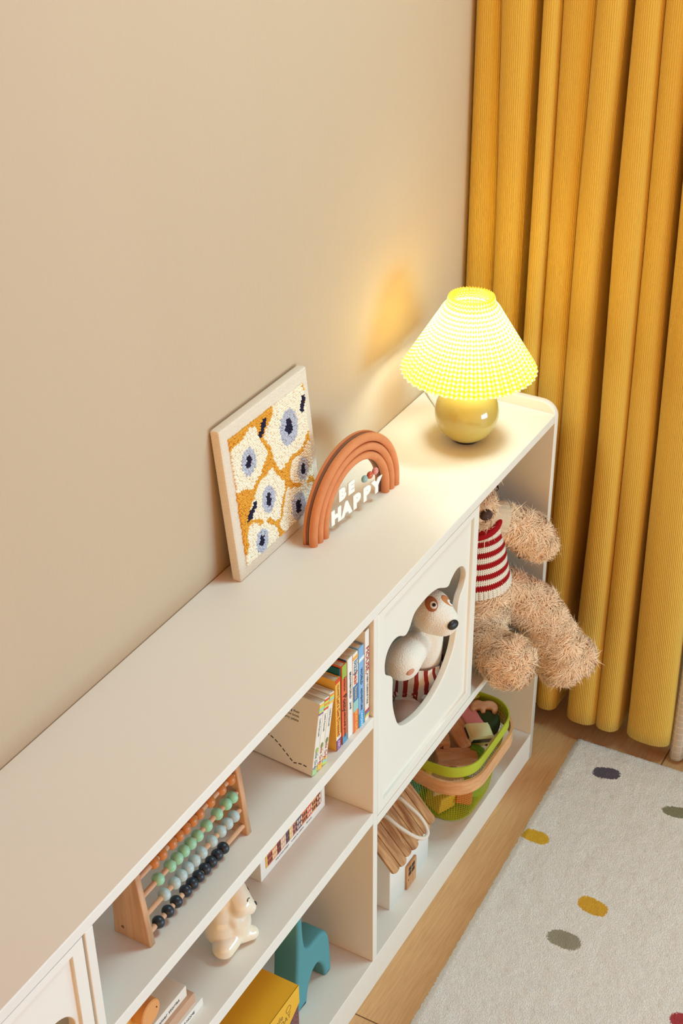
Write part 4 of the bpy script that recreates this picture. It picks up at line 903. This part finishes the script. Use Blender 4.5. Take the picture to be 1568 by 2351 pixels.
link('trouser_leg', garment((-0.385, -0.182, 0.440), (-0.368, -0.200, 0.426), [(0, 0.036), (0.5, 0.038), (1, 0.032)]), mtr, tr_, smooth=True)
link('foot', blob([('c', (-0.440, -0.186, 0.424), 0.031, (-0.466, -0.194, 0.418), 0.030)], 0.003, 4), mat('rosy plush', (214, 172, 154), 0.95, 0.1, bump=(500, 0.0012)), dg_, label='rosy plush foot')
link('foot', blob([('c', (-0.366, -0.198, 0.422), 0.029, (-0.360, -0.206, 0.418), 0.029)], 0.003, 4), MATS['rosy plush'], dg_, label='rosy plush foot')
link('paw_pad', stick(bvD, (-0.5020, -0.2130, 0.5600), 0.0062, 0.30, (1.2, 0.8), 0.5), mat('pink felt', (206, 148, 122), 0.9), dg_, smooth=True, label='small pink dimple')

# ------------------------------------------------------------------ curtains
def curtain(name, label, zs, bounds, xf, xb, m, hem, nz=44, top=2.5, extra=0.0):
    """bounds: for each height in zs a list of fold edges (a0,b0,a1,b1,...) along the window wall, towards the room"""
    bounds = np.array(bounds); rows = []; zz = np.concatenate([np.linspace(hem, 1.6, nz), np.linspace(1.7, top, 8)])
    for z in zz:
        e = [np.interp(z, zs, bounds[:, k]) for k in range(bounds.shape[1])]
        P = []
        for f in range(len(e) // 2):
            a, b = e[2 * f], e[2 * f + 1]; w_ = a - b
            xo = xf + 0.004 * math.sin(f * 2.1 + z * 1.3)
            P += [(xo + 0.030, a + 0.0005), (xo + 0.012, a - 0.02 * w_), (xo + 0.002, a - 0.22 * w_), (xo, a - 0.5 * w_), (xo + 0.003, a - 0.78 * w_), (xo + 0.014, b + 0.02 * w_), (xo + 0.032, b - 0.0005)]
            if 2 * f + 2 < len(e):
                g = b - e[2 * f + 2]
                if g > 0.008: P += [(xb - 0.004, b - 0.15 * g), (xb, b - 0.5 * g), (xb - 0.004, b - 0.85 * g)]
                else: P += [(xb - 0.02, b - 0.5 * g)]
        rows.append(catmull([(p[0], p[1], z) for p in P], 7, False))
    n = len(rows[0]); V = []; UV = []; Fc = []
    for r in rows:
        s = 0
        for k, p in enumerate(r):
            if k: s += np.linalg.norm(np.array(p[:2]) - np.array(r[k - 1][:2]))
            V.append(p); UV.append((s, p[2]))
    for i in range(len(rows) - 1):
        for k in range(n - 1): Fc.append((i * n + k, i * n + k + 1, (i + 1) * n + k + 1, (i + 1) * n + k))
    o = link(name, pydata(V, Fc, uv=UV), m, smooth=True)
    sd_ = o.modifiers.new('thickness', 'SOLIDIFY'); sd_.thickness = 0.0016; sd_.offset = 0
    return o
mc = bpy.data.materials.new('mustard corduroy cloth'); mc.use_nodes = True; nt = mc.node_tree; b = nt.nodes['Principled BSDF']
b.inputs['Base Color'].default_value = lin((221, 184, 84)); b.inputs['Roughness'].default_value = 0.85; b.inputs['Specular IOR Level'].default_value = 0.15; b.inputs['Sheen Weight'].default_value = 0.1
uvn = nt.nodes.new('ShaderNodeUVMap'); mp = nt.nodes.new('ShaderNodeMapping'); mp.inputs['Scale'].default_value = (1, 0.0, 1); nt.links.new(uvn.outputs[0], mp.inputs[0])
wv_ = nt.nodes.new('ShaderNodeTexWave'); wv_.bands_direction = 'X'; wv_.inputs['Scale'].default_value = 90; wv_.inputs['Distortion'].default_value = 1.2; wv_.inputs['Detail'].default_value = 2; nt.links.new(mp.outputs[0], wv_.inputs['Vector'])
nz = nt.nodes.new('ShaderNodeTexNoise'); nz.inputs['Scale'].default_value = 700; nt.links.new(uvn.outputs[0], nz.inputs['Vector'])
ad = nt.nodes.new('ShaderNodeMath'); ad.operation = 'ADD'; nt.links.new(wv_.outputs['Fac'], ad.inputs[0]); nt.links.new(nz.outputs['Fac'], ad.inputs[1])
bp_ = nt.nodes.new('ShaderNodeBump'); bp_.inputs['Distance'].default_value = 0.0007; nt.links.new(ad.outputs[0], bp_.inputs['Height']); nt.links.new(bp_.outputs[0], b.inputs['Normal'])
zs = [0.10, 0.55, 0.72, 1.10, 1.47]
#      F1            F2              F3a             F3b             F4              F5              F6              F7
bd = [[-0.004, -0.055, -0.056, -0.105, -0.120, -0.155, -0.157, -0.204, -0.206, -0.246, -0.276, -0.336, -0.338, -0.384, -0.404, -0.490],
      [-0.004, -0.058, -0.060, -0.108, -0.126, -0.157, -0.159, -0.207, -0.209, -0.255, -0.285, -0.335, -0.337, -0.384, -0.397, -0.480],
      [-0.004, -0.058, -0.060, -0.109, -0.127, -0.157, -0.159, -0.209, -0.211, -0.257, -0.286, -0.334, -0.336, -0.384, -0.395, -0.475],
      [-0.004, -0.058, -0.060, -0.110, -0.127, -0.157, -0.159, -0.208, -0.210, -0.257, -0.278, -0.329, -0.331, -0.372, -0.388, -0.465],
      [-0.004, -0.050, -0.052, -0.110, -0.124, -0.154, -0.156, -0.213, -0.215, -0.263, -0.277, -0.322, -0.324, -0.366, -0.380, -0.455]]
o = curtain('window_curtain', 'mustard yellow floor length ribbed curtain in the corner by the wall', zs, bd, 0.096, 0.235, mc, 0.046)
tag(o, cat='curtain'); o['label'] = 'mustard yellow floor length ribbed curtain in the corner by the wall'
msh = bpy.data.materials.new('white sheer cloth'); msh.use_nodes = True; nt = msh.node_tree; nt.nodes.clear(); out = nt.nodes.new('ShaderNodeOutputMaterial')
d1 = nt.nodes.new('ShaderNodeBsdfDiffuse'); d2 = nt.nodes.new('ShaderNodeBsdfTranslucent'); t1 = nt.nodes.new('ShaderNodeBsdfTransparent')
d1.inputs[0].default_value = lin((236, 228, 216)); d2.inputs[0].default_value = lin((236, 228, 216))
m1 = nt.nodes.new('ShaderNodeMixShader'); m1.inputs[0].default_value = 0.35; m2 = nt.nodes.new('ShaderNodeMixShader')
nt.links.new(d1.outputs[0], m1.inputs[1]); nt.links.new(d2.outputs[0], m1.inputs[2]); nt.links.new(m1.outputs[0], m2.inputs[1]); nt.links.new(t1.outputs[0], m2.inputs[2]); nt.links.new(m2.outputs[0], out.inputs[0])
uvn = nt.nodes.new('ShaderNodeUVMap'); bk = nt.nodes.new('ShaderNodeTexBrick'); bk.offset = 0; bk.inputs['Scale'].default_value = 1; bk.inputs['Brick Width'].default_value = 0.016; bk.inputs['Row Height'].default_value = 0.016; bk.inputs['Mortar Size'].default_value = 0.0016
bk.inputs['Color1'].default_value = (0.3,) * 3 + (1,); bk.inputs['Color2'].default_value = (0.3,) * 3 + (1,); bk.inputs['Mortar'].default_value = (0.02,) * 3 + (1,)
nt.links.new(uvn.outputs[0], bk.inputs['Vector']); nt.links.new(bk.outputs['Color'], m2.inputs[0])
bd2 = [[-0.492, -0.520, -0.545, -0.585, -0.610, -0.650, -0.672, -0.71, -0.73, -0.77, -0.79, -0.83]] * 2
o = curtain('sheer_curtain', 'x', [0.1, 1.5], bd2, 0.120, 0.160, msh, 0.010)
tag(o, label='white translucent checked sheer curtain right of the mustard curtain', cat='curtain')

# ------------------------------------------------------------------ rug
ra = R_(1.9)
rug = thing('rug', 'cream low pile rug with coloured specks on the oak floor', 'rug', (0.0975, -0.3060, 0.0), (0, 0, ra))
st = 0.0045; nx, ny = 400, 290
gx = -np.arange(nx) * st; gy = -np.arange(ny) * st
X, Y = np.meshgrid(gx, gy)
Zr = 0.0085 + rng.normal(size=X.shape) * 0.0004
for q in range(26):
    kx, ky = rng.normal(size=2) * 70; Zr += 0.00010 * np.sin(kx * X + ky * Y + rng.random() * 6)
X += rng.normal(size=X.shape) * 0.0007; Y += rng.normal(size=X.shape) * 0.0007
edge = np.minimum(np.minimum(np.arange(nx)[None, :], np.arange(ny)[:, None]), 3); Zr = np.where(edge == 0, 0.0005, np.where(edge == 1, 0.0055, Zr))
V = np.stack([X, Y, Zr], -1).reshape(-1, 3)
ii = np.arange(nx * ny).reshape(ny, nx)
Fq = np.stack([ii[:-1, :-1], ii[1:, :-1], ii[1:, 1:], ii[:-1, 1:]], -1).reshape(-1, 4)
me = bpy.data.meshes.new('rug'); me.from_pydata(V.tolist(), [], Fq.tolist()); me.update()
ca, sa = math.cos(ra), math.sin(ra)
SP = [((0.0107, -0.3741), (0.0265, -0.4236), 0.0165, (98, 92, 104)), ((-0.2137, -0.3184), (-0.2137, -0.3705), 0.0165, (222, 178, 58)), ((-0.3205, -0.4779), (-0.3295, -0.5316), 0.0185, (222, 172, 62)),
      ((-0.4225, -0.4604), (-0.4220, -0.5178), 0.0195, (160, 154, 132)), ((-0.0250, -0.5330), (-0.0100, -0.6000), 0.0150, (140, 138, 110)), ((-0.4920, -0.7080), (-0.4800, -0.7700), 0.018, (176, 70, 76))]
for q in range(10):
    x, y = rng.uniform(-1.5, -0.5), rng.uniform(-1.5, -0.75); a = rng.uniform(0, 6.3); SP.append(((x, y), (x + 0.05 * math.cos(a), y + 0.05 * math.sin(a)), 0.018, [(222, 172, 62), (98, 92, 104), (160, 154, 132), (176, 70, 76)][q % 4]))
for p in me.polygons: p.use_smooth = True
mr = bpy.data.materials.new('rug pile'); mr.use_nodes = True; nt = mr.node_tree; b = nt.nodes['Principled BSDF']; b.inputs['Roughness'].default_value = 0.95; b.inputs['Specular IOR Level'].default_value = 0.1
tc = nt.nodes.new('ShaderNodeTexCoord'); nz = nt.nodes.new('ShaderNodeTexNoise'); nz.inputs['Scale'].default_value = 420; nz.inputs['Detail'].default_value = 4; nt.links.new(tc.outputs['Object'], nz.inputs['Vector'])
rp = nt.nodes.new('ShaderNodeValToRGB'); rp.color_ramp.elements[0].position = 0.3; rp.color_ramp.elements[1].position = 0.7; rp.color_ramp.elements[0].color = lin((230, 227, 218)); rp.color_ramp.elements[1].color = lin((247, 245, 239))
nt.links.new(nz.outputs['Fac'], rp.inputs[0]); prev = rp.outputs[0]
nz2 = nt.nodes.new('ShaderNodeTexNoise'); nz2.inputs['Scale'].default_value = 260; nz2.inputs['Detail'].default_value = 2; nt.links.new(tc.outputs['Object'], nz2.inputs['Vector'])
for a, b_, r, c in SP:
    loc = []
    for q in (a, b_):
        dx, dy = q[0] - 0.0975, q[1] + 0.3060; loc.append((dx * ca + dy * sa, -dx * sa + dy * ca))
    cx, cy = (loc[0][0] + loc[1][0]) / 2, (loc[0][1] + loc[1][1]) / 2; hx_, hy_ = (loc[1][0] - loc[0][0]) / 2, (loc[1][1] - loc[0][1]) / 2; Lh = math.hypot(hx_, hy_)
    mp = nt.nodes.new('ShaderNodeMapping'); mp.vector_type = 'TEXTURE'; mp.inputs['Location'].default_value = (cx, cy, 0); mp.inputs['Rotation'].default_value = (0, 0, math.atan2(hy_, hx_)); mp.inputs['Scale'].default_value = (Lh * 1.06, r * 1.0, 50)
    nt.links.new(tc.outputs['Object'], mp.inputs[0]); sx_ = nt.nodes.new('ShaderNodeSeparateXYZ'); nt.links.new(mp.outputs[0], sx_.inputs[0]); sm = []
    for ch, ex in (('X', 2.8), ('Y', 2.2)):
        ab_ = nt.nodes.new('ShaderNodeMath'); ab_.operation = 'ABSOLUTE'; nt.links.new(sx_.outputs[ch], ab_.inputs[0]); pw = nt.nodes.new('ShaderNodeMath'); pw.operation = 'POWER'; pw.inputs[1].default_value = ex; nt.links.new(ab_.outputs[0], pw.inputs[0]); sm.append(pw)
    ad = nt.nodes.new('ShaderNodeMath'); ad.operation = 'ADD'; nt.links.new(sm[0].outputs[0], ad.inputs[0]); nt.links.new(sm[1].outputs[0], ad.inputs[1])
    ad2 = nt.nodes.new('ShaderNodeMath'); ad2.operation = 'ADD'; nt.links.new(ad.outputs[0], ad2.inputs[0]); nt.links.new(nz2.outputs['Fac'], ad2.inputs[1])
    mr_ = nt.nodes.new('ShaderNodeMapRange'); mr_.inputs[1].default_value = 1.62; mr_.inputs[2].default_value = 1.38; nt.links.new(ad2.outputs[0], mr_.inputs[0])
    mx = nt.nodes.new('ShaderNodeMixRGB'); nt.links.new(mr_.outputs[0], mx.inputs[0]); nt.links.new(prev, mx.inputs[1]); mx.inputs[2].default_value = lin(c); prev = mx.outputs[0]
nt.links.new(prev, b.inputs['Base Color'])
bp_ = nt.nodes.new('ShaderNodeBump'); bp_.inputs['Distance'].default_value = 0.0035; nt.links.new(nz.outputs['Fac'], bp_.inputs['Height']); nt.links.new(bp_.outputs[0], b.inputs['Normal'])
link('pile', me, mr, rug, world=False)

# ------------------------------------------------------------------ light
def area(name, loc, target, size, power, col, size_y=None, spread=180):
    l = bpy.data.lights.new(name, 'AREA'); l.energy = power; l.color = col; l.size = size
    if size_y: l.shape = 'RECTANGLE'; l.size_y = size_y
    o = bpy.data.objects.new(name, l); COL.objects.link(o); o.location = loc
    o.rotation_euler = (Vector(target) - Vector(loc)).to_track_quat('-Z', 'Y').to_euler(); l.spread = R_(spread)
    return o
area('ceiling_lamp', (0.08, -1.02, 3.1), (-0.75, -0.25, 0.5), 0.7, 39, (0.54, 0.94, 1.0))
area('front_fill', (-0.1, -3.4, 0.75), (-0.7, 0, 0.6), 1.8, 70, (0.42, 0.85, 1.0), 0.8)  # low cool fill light added to brighten the cabinet fronts
pl = bpy.data.lights.new('bulb_light', 'POINT'); pl.energy = 1.8; pl.color = (0.84, 0.94, 0.84); pl.shadow_soft_size = 0.042
po = bpy.data.objects.new('bulb_light', pl); COL.objects.link(po); po.location = (LX, LY, 0.998)
wd = bpy.data.worlds.new('room surroundings'); sc.world = wd; wd.use_nodes = True
# ambient light added by direction: dim red overhead, orange at left, blue at right
nt = wd.node_tree; bg = nt.nodes['Background']; tc = nt.nodes.new('ShaderNodeTexCoord'); sp = nt.nodes.new('ShaderNodeSeparateXYZ'); nt.links.new(tc.outputs['Generated'], sp.inputs[0])
def rng_(src, a, b):
    m = nt.nodes.new('ShaderNodeMapRange'); m.interpolation_type = 'SMOOTHSTEP'; m.inputs[1].default_value = a; m.inputs[2].default_value = b; nt.links.new(src, m.inputs[0]); return m.outputs[0]
m1 = nt.nodes.new('ShaderNodeMixRGB'); m1.name = 'around'; nt.links.new(rng_(sp.outputs['X'], -0.7, 0.5), m1.inputs[0])
m1.inputs[1].default_value = (2.22, 1.32, 0.40, 1); m1.inputs[2].default_value = (0.15, 0.40, 1.5, 1)
m2 = nt.nodes.new('ShaderNodeMixRGB'); m2.name = 'overhead'; nt.links.new(rng_(sp.outputs['Z'], 0.0, 0.5), m2.inputs[0]); nt.links.new(m1.outputs[0], m2.inputs[1]); m2.inputs[2].default_value = (0.55, 0.10, 0.0, 1)
nt.links.new(m2.outputs[0], bg.inputs[0]); bg.inputs[1].default_value = 1.0
sc.view_settings.view_transform = 'Standard'; sc.view_settings.look = 'None'; sc.view_settings.exposure = 0.0; sc.view_settings.gamma = 1.0; sc.view_settings.use_curve_mapping = False
sc.cycles.max_bounces = 8; sc.cycles.transparent_max_bounces = 12; sc.cycles.sample_clamp_indirect = 4.0; sc.cycles.use_denoising = True
